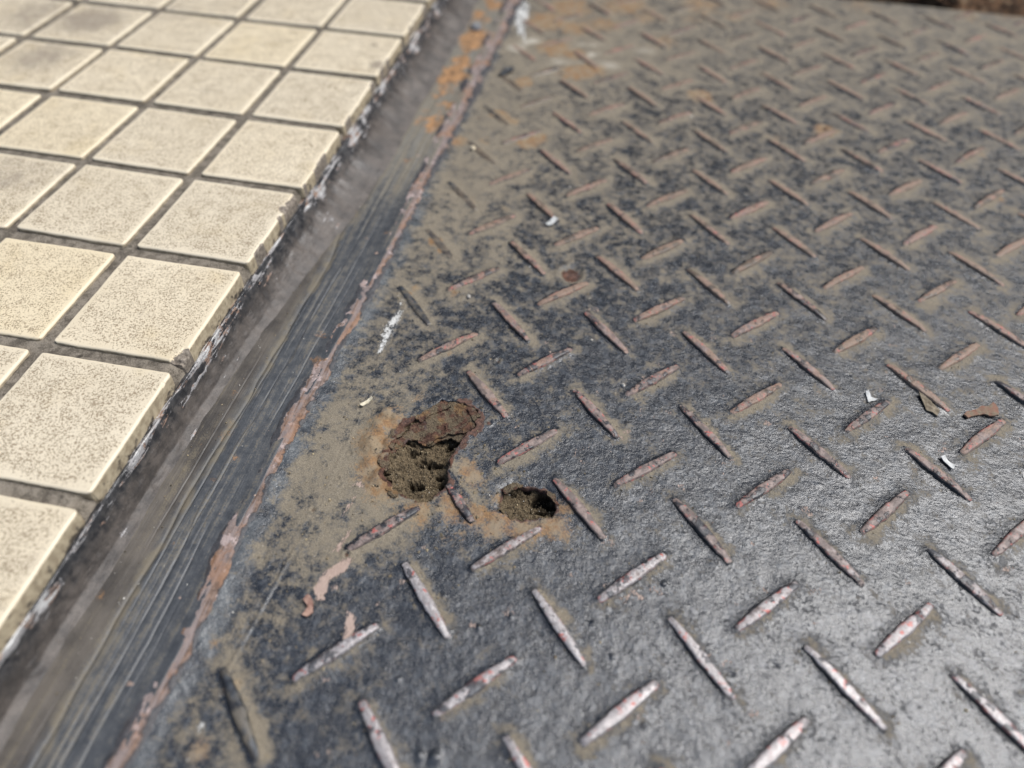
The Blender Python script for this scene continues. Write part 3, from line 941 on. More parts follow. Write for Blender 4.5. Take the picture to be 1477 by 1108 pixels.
# blisters of rust beside the large hole
BLIST = [(546, 616, 3.4, 1.1), (557, 596, 3.0, .9), (536, 640, 3.6, 1.2), (532, 668, 2.6, .7), (545, 690, 3.0, .9), (570, 602, 2.2, .7),
         (560, 640, 2.2, .8), (553, 660, 1.9, .7)]
blist = np.zeros(X_.shape)
for bx, by, r, h in BLIST:
    c = at(bx, by)[:2]
    d = np.hypot(X_ - c[0], Y_ - c[1]) / (r / 1000) + 0.5 * jag
    blist = np.maximum(blist, np.exp(-d ** 2 * 1.1) * h)
Z_ += 0.0020 * blist
Z_ += 0.0006 * np.exp(-(s1 / 0.003) ** 2) * (fbm(X_, Y_, 260, 3, 88) - 0.3)
Z_ -= 0.0007 * np.exp(-(np.maximum(s2, 0) / 0.0018) ** 2)
for q0, q1, hh in [((318, 985), (420, 800), .00020), ((420, 800), (470, 720), .00014), ((470, 705), (545, 545), .00012), ((420, 800), (500, 690), .00008), ((545, 520), (585, 440), .0002)]:
    dl_ = seg_dist(X_, Y_ + 0.0012 * (fbm(X_, Y_, 60, 2, 89) - .5), at(*q0)[:2], at(*q1)[:2])
    Z_ += hh * np.exp(-(dl_ / 0.0005) ** 2) - 0.6 * hh * np.exp(-((dl_ - 0.0009) / 0.0005) ** 2)
# small pits and nubs: px, py, radius mm, height mm
BUMPS = [(824, 396, 4.3, -1.7), (718, 521, .9, -.6), (1020, 142, 2.0, -.7), (870, 12, 1.5, -.8), (1190, 186, 2.0, -.6), (905, 612, .9, .35),
         (958, 842, .8, .7), (950, 812, 1.0, .5), (855, 900, .7, .4), (884, 948, .8, .45), (1098, 886, .6, .5), (628, 1094, 1.5, .8),
         (606, 1090, 1.2, .9), (690, 905, .8, .5), (737, 890, .7, .4), (1350, 895, .9, .6), (1245, 820, .7, .3), (930, 1045, .8, .5),
         (1118, 960, .7, -.5), (1055, 972, .8, -.5), (1180, 700, .7, .35), (1165, 640, .6, .3), (452, 735, .9, -.4), (470, 672, .7, -.35),
         (505, 655, .8, -.4), (488, 690, .7, -.35), (575, 980, .8, .35), (640, 860, .7, .3), (560, 605, .8, .4), (925, 350, .8, .45),
         (1310, 330, .8, .4), (1120, 262, .9, .4), (690, 170, 1.2, -.6), (682, 345, .9, .4), (668, 430, .9, .5), (705, 610, 1.1, -.4), (500, 800, 1.0, -.4)]
ringm = np.zeros(X_.shape)
PITS = np.zeros(X_.shape)
for bx, by, r, h in BUMPS:
    c = at(bx, by)[:2]
    d = np.hypot(X_ - c[0], (Y_ - c[1])) / (r / 1000) + 0.35 * jag
    Z_ += h / 1000 * np.exp(-d ** 4)
    if h < 0:
        Z_ += 0.00040 * np.exp(-((d - 1.35) / 0.28) ** 2)
    if h < 0 and r > 0.8:
        PITS = np.maximum(PITS, min(1.0, 0.45 + r * .25) * np.exp(-d ** 4))
    ringm = np.maximum(ringm, np.exp(-((d - 1.1) / 0.6) ** 2) * min(1, r / 1.5) * (0.9 if h < 0 else 0.45))

# dust over the plate, read off the photograph place by place
DK = [(620, 330, .95), (640, 215, 1.0), (700, 150, .9), (770, 90, .82), (900, 60, .80), (900, 150, .56), (1100, 40, .78), (1100, 120, .62),
      (1300, 50, .76), (1300, 120, .62), (1440, 60, .80), (1440, 140, .58), (1000, 220, .50), (1150, 220, .52), (1300, 220, .48),
      (1440, 230, .45), (800, 260, .62), (850, 340, .48), (1000, 330, .42), (1200, 330, .45), (1400, 330, .47), (700, 340, .62),
      (730, 420, .40), (640, 440, .58), (560, 440, .72), (900, 450, .34), (1100, 430, .42), (1300, 430, .42), (1440, 450, .42),
      (600, 540, .48), (700, 540, .30), (820, 540, .30), (1000, 540, .32), (1200, 540, .32), (1400, 540, .34), (520, 560, .72),
      (470, 620, 1.0), (440, 700, 1.08), (500, 740, 1.02), (490, 680, 1.05), (450, 660, 1.0), (470, 560, .66), (400, 720, .55), (560, 810, .42), (430, 780, .8), (720, 620, .34),
      (900, 640, .20), (1100, 640, .24), (1300, 640, .27), (1450, 680, .28), (750, 720, .40), (900, 760, .14), (1100, 780, .12), (1300, 800, .20),
      (1450, 830, .16), (650, 850, .14), (800, 860, .12), (540, 870, .16), (450, 880, .42), (380, 880, .66), (340, 960, .64), (400, 1000, .30),
      (300, 1060, .66), (500, 980, .24), (650, 980, .14), (850, 980, .14), (1000, 980, .10), (1200, 980, .10), (1400, 980, .10),
      (450, 1060, .20), (700, 1080, .15), (1000, 1080, .10), (1300, 1080, .08), (360, 790, .35), (340, 850, .5)]
num, den = np.zeros(X_.shape), np.zeros(X_.shape)
for kx_, ky_, v in DK:
    c = at(kx_, ky_)[:2]
    rr = 0.010 + 0.10 * max(c[1], 0) ** 1.0 * 0.5
    w = np.exp(-((X_ - c[0]) ** 2 + (Y_ - c[1]) ** 2) / (2 * (rr * 1.3) ** 2)) + 1e-7 / ((X_ - c[0]) ** 2 + (Y_ - c[1]) ** 2 + 1e-5)
    num += w * v
    den += w
dust = num / den
dust = dust + ringm * 0.25
FIL = 1 - sstep(0.003, 0.010, U_ + 0.004 * (fbm(X_, Y_, 60, 3, 93) - 0.5))
PALE = 0 * X_
for bx, by, r, v in [(845, 75, 16, .9), (800, 95, 12, .8), (745, 72, 9, .8), (880, 95, 14, .6), (930, 75, 14, .5), (765, 60, 8, .9), (960, 105, 14, .4), (612, 420, 3, .6), (545, 430, 4, .4)]:
    c = at(bx, by)[:2]
    PALE = np.maximum(PALE, v * np.exp(-((X_ - c[0]) ** 2 + (Y_ - c[1]) ** 2) / (r / 1000) ** 2))
dust = dust * (0.42 + 0.58 * sstep(0.003, 0.010, U_ + 0.004 * (fbm(X_, Y_, 60, 3, 93) - 0.5)))
dust = dust + PALE * sstep(0.30, 0.62, fbm(X_ * 0.45, Y_, 75, 5, 98, .62)) * 1.1
prox = np.exp(-(np.maximum(LD - 0.0014, 0) / 0.0030) ** 2)
prox *= (0.25 + 1.1 * fbm(X_, Y_, 85, 3, 92)) * (0.55 + 0.6 * OPP)

# orange stain: px, py, radius mm, strength
OR = [(560, 610, 5, .9), (540, 640, 5, 1.0), (536, 680, 4.5, 1.0), (550, 705, 4.5, .9), (600, 738, 5, .7), (655, 730, 5, .8), (690, 745, 4.5, .8),
      (715, 755, 5, .85), (760, 762, 5, .85), (800, 758, 4.5, .8), (815, 735, 3, .6), (680, 690, 3.5, .8), (672, 672, 2.5, .7), (720, 720, 2.5, .6),
      (575, 735, 4, .5), (610, 575, 3, .45), (700, 590, 2, .35), (660, 770, 4, .45),
      (628, 350, 2.2, 1.3), (637, 362, 1.6, .9), (695, 200, 5, .35), (660, 205, 4, .9), (700, 205, 3, .6), (720, 165, 4, 1.1), (740, 175, 3, 1.0),
      (760, 205, 4, 1.3), (775, 200, 3.5, 1.2), (772, 205, 3, .6), (830, 105, 7, 1.1), (855, 100, 6, 1.1), (800, 70, 8, 1.15), (830, 78, 6, .9),
      (755, 118, 4, 1.2), (735, 118, 2.5, .6), (790, 30, 11, 1.0), (830, 40, 9, .9), (870, 35, 10, .75), (930, 25, 10, .65), (1010, 140, 5, 1.3),
      (1000, 30, 9, .5), (810, 150, 5, .4), (1190, 188, 4.5, 1.2), (1120, 200, 5, .45), (900, 8, 15, .75), (1010, 8, 13, .7), (1110, 5, 13, .6), (825, 12, 13, .9), (960, 60, 9, .6), (1060, 25, 9, .5), (1240, 8, 12, .5),
      (640, 215, 2.5, .6), (655, 278, 3, .3), (1080, 60, 8, .25),
      (1150, 90, 8, .25), (680, 290, 3, .5), (1450, 20, 12, .5), (1400, 25, 8, .5), (725, 300, 2.5, .5), (770, 255, 2.5, .5), (1410, 218, 3, .4),
      (1445, 290, 3, .6), (1420, 225, 2.5, .6), (655, 425, 2, .7), (650, 508, 2.5, .45), (680, 505, 2, .35), (335, 990, 2, .7), (285, 1085, 2.5, .8),
      (310, 930, 1.5, .5), (600, 415, 2, .5), (590, 425, 1.5, .6), (460, 600, 6, .10)]
rust = np.zeros(X_.shape)
for bx, by, r, s in OR:
    c = at(bx, by)[:2]
    d2 = ((X_ - c[0]) ** 2 + (Y_ - c[1]) ** 2) / (r * 1.22 / 1000) ** 2
    rust = np.maximum(rust, s * np.exp(-0.7 * d2 * (0.6 + 0.8 * (jag + 0.5))))
rust = np.maximum(rust, 0.62 * np.clip(blist, 0, 1))
scale = 1.0 * (1 - sstep(0.0002, 0.0026, s1 + 0.0075 * (fbm(X_, Y_, 130, 4, 94) - 0.45))) + 0.75 * (1 - sstep(0.0002, 0.0014, s2))
scale *= 0.40 + 0.50 * sstep(0.3, 0.6, fbm(X_, Y_, 200, 3, 95))
scale = np.maximum(scale, PITS * 0.8)
PK = [poly([(455, 868), (452, 850), (465, 825), (505, 800), (512, 806), (500, 826), (478, 836), (470, 868)]),
      poly([(492, 928), (500, 878), (512, 882), (516, 905), (508, 922)]), poly([(478, 842), (488, 838), (487, 850), (476, 856)]),
      poly([(480, 795), (505, 762), (508, 765), (490, 795)]), poly([(437, 862), (450, 858), (452, 880), (445, 890), (448, 875)]),
      poly([(506, 700), (522, 690), (530, 712), (520, 705)]), poly([(488, 745), (512, 712), (515, 716), (496, 748)])]
pink = np.zeros(X_.shape)
for P in PK:
    pink = np.maximum(pink, 0.90 - 0.95 * sstep(-0.0022, 0.0018, sdf_poly(P, X_, Y_)))
pink = np.maximum(pink, 0.44 * (fbm(X_, Y_, 190, 3, 97) > 0.80) * (dust < .4))
WP = [poly([(545, 500), (552, 472), (575, 445), (585, 448), (572, 470), (560, 495), (548, 512), (540, 515)]), poly([(522, 512), (532, 508), (530, 520)]),
      poly([(535, 495), (542, 490), (541, 502)]), poly([(574, 440), (579, 430), (582, 442)]),
      poly([(283, 1050), (292, 1036), (296, 1042), (286, 1058)]), poly([(266, 1100), (278, 1070), (290, 1066), (276, 1082), (272, 1102)]),
      poly([(315, 990), (316, 975), (320, 1000), (310, 1020)]), poly([(338, 942), (343, 930), (346, 936)]),
      poly([(738, 20), (750, 0), (765, 5), (760, 40), (748, 55)]), poly([(752, 45), (758, 40), (760, 62), (754, 62)])]
white = np.zeros(X_.shape)
for P in WP:
    white = np.maximum(white, 0.60 - 0.7 * sstep(-0.0016, 0.0016, sdf_poly(P, X_, Y_)))
nxp, nyp = X_.shape
F = grid_faces(nxp, nyp)
sf = sdf.ravel()
keepf = sf[F].mean(1) > 0
F = F[keepf]
# snap the torn edge onto its outline
gxx = np.gradient(sdf, axis=0) / np.maximum(np.gradient(X_, axis=0), 1e-9)
gyy = np.gradient(sdf, axis=1) / np.maximum(np.gradient(Y_, axis=1), 1e-9)
gl = np.maximum(np.hypot(gxx, gyy), 0.3)
V = np.stack([X_, Y_, Z_], 2).reshape(-1, 3)
B = boundary(F)
bi = np.unique(B)
hole_b = bi[np.abs(sf[bi]) < 0.0025]
gn = np.stack([(gxx / gl).ravel(), (gyy / gl).ravel()], 1)
step = np.clip(sf[hole_b] / gl.ravel()[hole_b], -0.0004, 0.0004)
V[hole_b, :2] -= gn[hole_b] * step[:, None]
A = {'m1': np.stack([dust, prox, rust], 2).reshape(-1, 3), 'm2': np.stack([scale, pink, white], 2).reshape(-1, 3), 'lee_shade': LEE_SHADE.ravel(), 'fillet': FIL.ravel()}
inset = np.zeros((len(V), 2))
inset[hole_b] = gn[hole_b] * 0.0008
nfull = len(V)
V, F, A, nb = skirt(V, F, 0.0042, A, inset)
A['m2'][nfull:, 0] = 1.2
V, F, A = compact(V, F, A)
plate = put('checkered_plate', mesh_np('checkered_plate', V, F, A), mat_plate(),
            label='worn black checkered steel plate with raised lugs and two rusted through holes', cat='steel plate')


# lugs
def lug_mesh(seed):
    nu, nv = 66, 21
    u, v = np.meshgrid(np.linspace(-1, 1, nu), np.linspace(-1, 1, nv), indexing='ij')
    L = LUG_L / 2
    x = u * L
    w = 0.00076 + 0.00096 * np.maximum(1 - np.abs(u) ** 1.5, 0)
    base = w + 0.00042
    k = np.abs(v)
    prof_y = np.where(k < 0.6, k / 0.6 * w * 0.80, w * 0.80 + (k - 0.6) / 0.4 * (base - w * 0.80))
    y = np.sign(v) * prof_y
    hgt = np.where(k < 0.6, 1 - 0.10 * (k / 0.6) ** 2, 0.90 * (1 - sstep(0.6, 1.0, k)))
    he = 0.0016 * np.clip(1 - np.abs(u) ** 6, 0, 1) ** 0.6 * (0.80 + 0.20 * (1 - u * u))
    ox, oy = seed * 0.37, seed * 0.21
    rag = fbm(x + ox, y * 0.3 + oy + np.sign(v), 520, 4, seed, 0.6) - 0.5
    y = y + np.sign(v) * rag * 0.00055 * sstep(0.3, 0.75, k)
    z = hgt * he * (1 + 0.22 * (fbm(x + ox, y + oy, 260, 4, seed + 5) - 0.5)) + 0.00010 * (fbm(x + ox, y + oy, 1100, 3, seed + 9) - 0.5) * (k < 0.8)
    y = y + 0.0004 * (fbm(x + ox, y * 0, 60, 2, seed + 3) - 0.5)
    z = z - 0.00025 * (k > 0.98)
    V = np.stack([x, y, z], 2).reshape(-1, 3)
    tp = hgt * np.clip(1 - np.abs(u) ** 26, 0, 1)
    A = {'top': tp.ravel(), 'edge': v.ravel()}
    V, F, A, _ = skirt(V, grid_faces(nu, nv), 0.0008, A)
    return mesh_np('lug', V, F, A)


LUGM = [lug_mesh(s) for s in range(1, 15)]
lm = mat_lug()
for m in LUGM:
    m.materials.append(lm)
for q, (i, j, p, a, lx, ly, fd) in enumerate(LUGS):
    o = put('lug', LUGM[(q * 5 + i) % len(LUGM)], None, plate)
    fd = fd * float(np.interp(p[1], [0.10, 0.40], [1.0, 0.58]))
    o.location = (p[0], p[1], PLATE_Z + 0.00015 - 0.0002 * (1 - fd))
    flip = 0 if (i + j) % 2 == 0 else math.pi
    o.rotation_euler = (0, 0, a + flip)
    sy = random.uniform(0.90, 1.10)
    if (i, j) == (-1, 0):
        o.scale = (0.62, 0.9, 0.85)
        o.location = tuple(list(p[:2] + np.array([0.0017, -0.0062])) + [PLATE_Z])
    else:
        o.scale = (random.uniform(.95, 1.03), sy, fd * random.uniform(0.92, 1.05))
    yy = p[1]
    if (i, j) == (-4, 1):
        fd = 0.35
    rustf = float(np.clip(0.18 + 1.2 * (yy - 0.02) / 0.20, 0.0, 1.0)) * random.uniform(.6, 1)
    baref = float(np.clip(0.80 - (yy + 0.01) / 0.10 + (p[0] - 0.2) * 2.2, 0, 1)) * random.uniform(.75, 1)
    o.color = (rustf, baref, max(1 - FADED.get((i, j), 1.0) if (i, j) != (-4, 1) else 0.65, min(0.5, max(0.0, (yy - 0.2) * 2.0)) * random.uniform(.6, 1.2)), 1)

# the pattern goes on past the frame: one joined part
src = LUGM[0]
nv_ = len(src.vertices)
sv = np.empty(nv_ * 3, dtype=np.float32)
src.vertices.foreach_get('co', sv)
sv = sv.reshape(-1, 3)
sf_ = np.array([list(q.vertices) for q in src.polygons])
tp_, ed_ = np.empty(nv_, dtype=np.float32), np.empty(nv_, dtype=np.float32)
src.attributes['top'].data.foreach_get('value', tp_)
src.attributes['edge'].data.foreach_get('value', ed_)
VV, FF = [], []
for k, (p, a) in enumerate(BEYOND):
    ca, sa = math.cos(a), math.sin(a)
    VV.append(np.stack([sv[:, 0] * ca - sv[:, 1] * sa + p[0], sv[:, 0] * sa + sv[:, 1] * ca + p[1], sv[:, 2] + PLATE_Z + 0.00015], 1))
    FF.append(sf_ + k * nv_)
bo = put('lug', mesh_np('lug', np.concatenate(VV), np.concatenate(FF), {'top': np.tile(tp_, len(BEYOND)), 'edge': np.tile(ed_, len(BEYOND))}), lm, plate, kind='stuff')
bo.color = (0.3, 0.5, 0, 1)

# soil and rust scale in the holes
def hole_soil(P, n, seed, depth, voids):
    lo, hi = P.min(0) - 0.004, P.max(0) + 0.004
    X, Y = np.meshgrid(np.linspace(lo[0], hi[0], n), np.linspace(lo[1], hi[1], n), indexing='ij')
    s = sdf_poly(P, X, Y)
    ins = np.clip(-s, 0, 1)
    sl_ = ((X - P[:, 0].mean()) + (Y - P[:, 1].mean())) / (P[:, 0].max() - P[:, 0].min())
    z = PLATE_Z - 0.0009 - 0.0022 * sstep(-0.55, 0.35, sl_ + 0.8 * (fbm(X, Y, 120, 3, seed + 2) - .5)) - depth * (1 - np.exp(-ins / 0.0045))
    z += 0.0040 * (fbm(X, Y, 150, 3, seed, .5) - 0.5) + 0.0019 * (fbm(X, Y, 1000, 3, seed + 4, .75) - 0.5)
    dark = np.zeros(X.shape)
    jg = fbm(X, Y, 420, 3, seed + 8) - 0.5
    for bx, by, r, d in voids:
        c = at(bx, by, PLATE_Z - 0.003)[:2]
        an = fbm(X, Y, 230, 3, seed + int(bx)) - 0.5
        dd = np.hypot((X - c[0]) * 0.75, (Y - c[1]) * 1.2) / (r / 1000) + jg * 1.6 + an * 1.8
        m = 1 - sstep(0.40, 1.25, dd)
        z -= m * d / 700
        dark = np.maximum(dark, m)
    z = np.where(s > 0.0012, np.minimum(z, PLATE_Z - 0.0034), z)
    V = np.stack([X, Y, z], 2).reshape(-1, 3)
    V, F, A, _ = skirt(V, grid_faces(n, n), 0.012, {'dark': dark.ravel()})
    return V, F, A


V1, F1, A1 = hole_soil(HOLE1, 200, 200, 0.0030, [(600, 652, 2.0, 2.6), (597, 702, 2.3, 2.8), (610, 670, 2.2, 2.4), (640, 702, 1.6, 2.5), (625, 668, 1.6, 2), (655, 640, 2.0, 2.5),
                                                (558, 690, .8, 2.0), (563, 700, .8, 2.0), (556, 676, .7, 1.8), (590, 640, 1.2, 1.6), (635, 690, 1.4, 2)])
V2, F2, A2 = hole_soil(HOLE2, 130, 230, 0.0034, [(785, 718, 2.6, 2.4), (798, 730, 1.8, 2.8), (782, 738, 1.2, 2.0), (762, 708, 1.6, 1.5), (735, 712, 1.2, 1.2)])
V = np.concatenate([V1, V2])
F = np.concatenate([F1, F2 + len(V1)])
put('soil', mesh_np('soil', V, F, {'dark': np.concatenate([A1['dark'], A2['dark']])}, smooth=False), mat_soil(), kind='stuff',
    label='crumbly brown soil showing in the rusted holes of the plate', cat='soil')

SCM = mat_scale()


def scale_sheet(pts, z0, slope, seed, thick=0.0006):
    P = poly(pts)
    lo, hi = P.min(0) - 0.002, P.max(0) + 0.002
    n = 120
    X, Y = np.meshgrid(np.linspace(lo[0], hi[0], n), np.linspace(lo[1], hi[1], n), indexing='ij')
    s = sdf_poly(P, X, Y) + 0.0026 * (fbm(X, Y, 420, 4, seed, .65) - 0.5)
    hs = np.clip(-sdf_poly(HOLE1, X, Y), -0.002, 0.01)
    t = fbm(X, Y, 240, 4, seed + 3, .6)
    z = PLATE_Z + z0 - slope * hs + 0.0016 * (t - 0.5) + 0.0005 * (np.floor(t * 9) / 9 - t) * 2
    F = grid_faces(n, n)
    F = F[s.ravel()[F].mean(1) < 0]
    V = np.stack([X, Y, z], 2).reshape(-1, 3)
    V, F, A, _ = skirt(V, F, thick, {})
    V, F, A = compact(V, F, A)
    return mesh_np('rust_scale', V, F, smooth=False)


put('rust_scale', scale_sheet([(580, 625), (607, 600), (626, 588), (637, 578), (665, 582), (687, 592), (684, 615), (672, 624), (662, 634), (650, 626), (632, 630),
                               (616, 635), (600, 628), (588, 632), (574, 645), (566, 652), (563, 640)], -0.0004, 0.34, 301), SCM, plate)
put('rust_scale', scale_sheet([(605, 628), (640, 612), (668, 596), (686, 600), (686, 616), (670, 626), (650, 622), (632, 626), (612, 636)], -0.0001, 0.30, 322), SCM, plate)
put('rust_scale', scale_sheet([(650, 657), (656, 664), (660, 676), (652, 680), (645, 676), (645, 664)], -0.0002, 0.3, 341), SCM, plate)

for q, (pts, z0, sl) in enumerate([
        ([(556, 640), (566, 622), (578, 612), (584, 620), (574, 634), (566, 648)], 0.0004, .25),
        ([(545, 668), (552, 650), (563, 648), (562, 664), (556, 682)], 0.0003, .25),
        ([(600, 603), (622, 588), (640, 578), (648, 583), (628, 596), (608, 608)], 0.0005, .30),
        ([(552, 690), (560, 702), (574, 712), (570, 718), (556, 708)], 0.0002, .2),
        ([(668, 583), (686, 590), (691, 602), (684, 612), (678, 598)], 0.0004, .3),
        ([(728, 703), (745, 697), (752, 702), (738, 710), (728, 716)], 0.0003, .3),
        ([(786, 706), (800, 716), (806, 730), (798, 726), (788, 716)], 0.0002, .3)]):
    put('rust_scale', scale_sheet(pts, z0, sl, 360 + 9 * q, 0.0005), SCM, plate)

# ------------------------------------------------------------------ crusty far edge
nx, ny = 420, 80
X, Y = np.meshgrid(np.linspace(0.20, 0.80, nx), np.linspace(0, 1, ny), indexing='ij')
y0 = 0.4795 + 0.034 * (1 - sstep(0.376, 0.396, X)) + 0.005 * (fbm(X, X * 0, 60, 3, 401) - 0.5)
YY = y0 + Y * 0.05
Z = PLATE_Z - 0.0006 + 0.010 * sstep(0, 0.7, Y) + sstep(0, .15, Y) * (0.014 * (fbm(X, YY, 80, 5, 403, .6) - 0.42))
V = np.stack([X, YY, Z], 2).reshape(-1, 3)
V, F, A, _ = skirt(V, grid_faces(nx, ny), 0.02, {})
put('rust_crust', mesh_np('rust_crust', V, F), mat_crust(),
    label='flaking dark brown rust crust along the far end of the plate', cat='rust crust')

# ------------------------------------------------------------------ loose things
def flake(name, pts, thick, mat, label, cat, z=PLATE_Z + 0.0004, curl=0.0006, tilt=(0, 0), group=None, seed=0, size=0.9):
    P = poly(pts, z)
    c = P.mean(0)
    P = c + (P - c) * size
    # resample the outline and ruffle it
    Q = []
    for k in range(len(P)):
        a, b = P[k], P[(k + 1) % len(P)]
        m = max(2, int(np.linalg.norm(b - a) / 0.0006))
        for q in range(m):
            Q.append(a + (b - a) * q / m)
    Q = np.array(Q) - c
    rg = np.random.default_rng(seed + 5)
    Q += (rg.random(Q.shape) - 0.5) * 0.00025
    RR = (Q ** 2).sum(1).max()
    rings = [1.0, 0.66, 0.33]
    V, F = [], []
    nq = len(Q)
    for side in (1, -1):
        base = len(V)
        for r in rings:
            for x, y in Q * r:
                zz = curl * (x * x + y * y) / RR + 0.00012 * math.sin(x * 1900 + seed) + tilt[0] * x + tilt[1] * y
                V.append((x, y, zz + side * thick / 2))
        V.append((0, 0, side * thick / 2))
        ctr = len(V) - 1
        for r in range(len(rings) - 1):
            for k in range(nq):
                k2 = (k + 1) % nq
                f = [base + r * nq + k, base + r * nq + k2, base + (r + 1) * nq + k2, base + (r + 1) * nq + k]
                F.append(f if side > 0 else f[::-1])
        for k in range(nq):
            k2 = (k + 1) % nq
            f = [base + 2 * nq + k, base + 2 * nq + k2, ctr]
            F.append(f if side > 0 else f[::-1])
    off = len(rings) * nq + 1
    for k in range(nq):
        k2 = (k + 1) % nq
        F.append([k2, k, off + k, off + k2])
    m = bpy.data.meshes.new(name)
    m.from_pydata([tuple(v) for v in V], [], F)
    m.polygons.foreach_set('use_smooth', [False] * len(m.polygons))
    lowest = min(v[2] for v in V)
    return put(name, m, mat, None, (c[0], c[1], PLATE_Z + 0.0004 - lowest * 0.7), None, label, cat, group)


paper = mat_simple('paper', (0.44, 0.45, 0.43), (0.62, 0.62, 0.60), 700, 0.85)
flake('paper_scrap', [(786, 323), (799, 315), (806, 319), (792, 328)], 0.0004, paper, 'small white paper scrap at the lower end of a lug left of the round pit', 'paper scrap', group='white paper scraps on the plate', seed=1, tilt=(.2, .1))
flake('paper_scrap', [(1247, 565), (1251, 564), (1257, 574), (1266, 578), (1252, 582)], 0.0003, paper, 'white triangular paper scrap resting against the upper end of a lug', 'paper scrap', group='white paper scraps on the plate', seed=2, tilt=(.1, .1))
flake('paper_scrap', [(1355, 660), (1360, 657), (1368, 665), (1378, 673), (1374, 679), (1364, 670)], 0.0003, paper, 'narrow white paper scrap below the lug with the rust flake', 'paper scrap', group='white paper scraps on the plate', seed=3)
flake('wood_splinter', [(518, 586), (537, 573), (539, 576), (522, 589)], 0.0005, mat_simple('pale_wood', (0.50, 0.45, 0.33), (0.66, 0.60, 0.47), 900, 0.7),
      'pale straw splinter on dusty plate above the large hole', 'splinter', seed=4)
rf = mat_simple('flake_rust', (0.235, 0.125, 0.090), (0.200, 0.160, 0.115), 420, 0.9, 0.2, 0.0006)
flake('rust_flake', [(1381, 600), (1388, 594), (1402, 592), (1412, 586), (1428, 586), (1434, 580), (1444, 590), (1446, 603), (1432, 604), (1420, 600), (1398, 603), (1388, 607)],
      0.0007, rf, 'orange brown rust flake lying across the top end of a lug at right', 'rust flake', seed=6, curl=.0003, tilt=(.04, .06), size=.76)
flake('leaf_scrap', [(1316, 560), (1325, 563), (1340, 576), (1352, 588), (1361, 596), (1358, 609), (1344, 600), (1334, 596), (1326, 580)], 0.0005,
      mat_simple('dry_leaf', (0.135, 0.110, 0.078), (0.25, 0.21, 0.155), 700, 0.9, 0.2, 0.0004), 'tan dry leaf scrap tucked along the lower side of a lug', 'leaf scrap', seed=7, tilt=(.02, .05), curl=.0002, size=.68)
flake('paint_flake', [(437, 866), (446, 858), (453, 866), (452, 884), (444, 892), (436, 890), (446, 880), (443, 870)], 0.0004,
      mat_simple('flake_brown', (0.20, 0.11, 0.085), (0.34, 0.22, 0.17), 500, 0.8), 'curled brown paint flake beside the scraped pink primer patch', 'paint flake', seed=8, tilt=(-.25, .1))


def stone(name, px, py, r, mat, label, cat, seed, sq=(1, .8, .75), group=None):
    import bmesh
    bm = bmesh.new()
    bmesh.ops.create_icosphere(bm, subdivisions=2, radius=1)
    rg = np.random.default_rng(seed)
    ph = rg.random(6) * 6
    for v in bm.verts:
        k = 1 + .22 * math.sin(3 * v.co.x + ph[0]) * math.sin(2.6 * v.co.y + ph[1]) + .15 * math.sin(4 * v.co.z + 3 * v.co.x + ph[2])
        v.co = Vector((v.co.x * sq[0], v.co.y * sq[1], v.co.z * sq[2])) * k * r
    m = bpy.data.meshes.new(name)
    bm.to_mesh(m)
    bm.free()
    p = at(px, py, PLATE_Z + r * .4)
    return put(name, m, mat, None, (p[0], p[1], PLATE_Z + r * .45), (0, 0, rg.random() * 6), label, cat, group)


pale = mat_simple('pale_stone', (0.60, 0.50, 0.34), (0.74, 0.66, 0.50), 700, .7)
dark = mat_simple('dark_paint_lump', BLACK, BLUEGREY, 500, .4, .5)
grey = mat_simple('grey_stone', (0.28, 0.26, 0.23), (0.48, 0.46, 0.42), 900, .7)
stone('pebble', 682, 214, .0014, pale, 'pale yellow pebble on the sandy strip beside the rusty bead', 'pebble', 3, group='loose pebbles on the plate')
stone('pebble', 899, 556, .0009, grey, 'grey grain at the lower left tip of a middle lug, the upper of two grains', 'pebble', 5, group='loose pebbles on the plate')
stone('pebble', 906, 567, .0008, pale, 'pale grain at the lower left tip of a middle lug, the lower of two grains', 'pebble', 7, group='loose pebbles on the plate')
stone('pebble', 676, 428, .0010, grey, 'grey pebble just under the lug to the right of the white paint splash', 'pebble', 9, group='loose pebbles on the plate')
stone('paint_lump', 731, 103, .0034, dark, 'black elongated paint lump near the far end of the rusty bead', 'paint lump', 13, (1.9, .55, .5)).rotation_euler = (0, 0, .95)
stone('rivet_head', 687, 40, .0034, mat_simple('rivet_steel', (0.10, 0.11, 0.12), (0.22, 0.22, 0.22), 400, .5, .5), 'worn grey rivet head in the orange rust at the far strip', 'rivet', 17, (1, 1, .7))
flake('paint_chip', [(486, 268), (489, 266), (495, 277), (493, 280)], 0.0004, pale, 'tiny pale chip lying on the dark strip left of the bead', 'paint chip', seed=11)

# ------------------------------------------------------------------ grit
base = np.array([[0, 0, 1], [.94, 0, -.33], [-.47, .82, -.33], [-.47, -.82, -.33], [.3, .5, .6], [-.6, -.2, .5]])
tri = np.array([[0, 1, 4], [4, 1, 2], [0, 4, 2], [0, 2, 5], [5, 2, 3], [0, 5, 3], [0, 3, 1], [1, 3, 2]])
Vs, Fs, Hs = [], [], []
dust_flat = dust


def drop(n, sampler, rlo, rhi, white=0.06):
    for _ in range(n):
        p = sampler()
        if p is None:
            continue
        r = rlo * (rhi / rlo) ** (random.random() ** 2.2)
        q = RNG.normal(size=(6, 3)) * 0.28 + base
        a = random.random() * 6.28
        ca, sa = math.cos(a), math.sin(a)
        q = q @ np.array([[ca, -sa, 0], [sa, ca, 0], [0, 0, 0.8]]) * r
        Fs.append(tri + 6 * len(Vs))
        Vs.append(q + np.array(p))
        h = 0.97 if random.random() < white else random.random() * 0.86
        Hs.append(np.full(6, h))


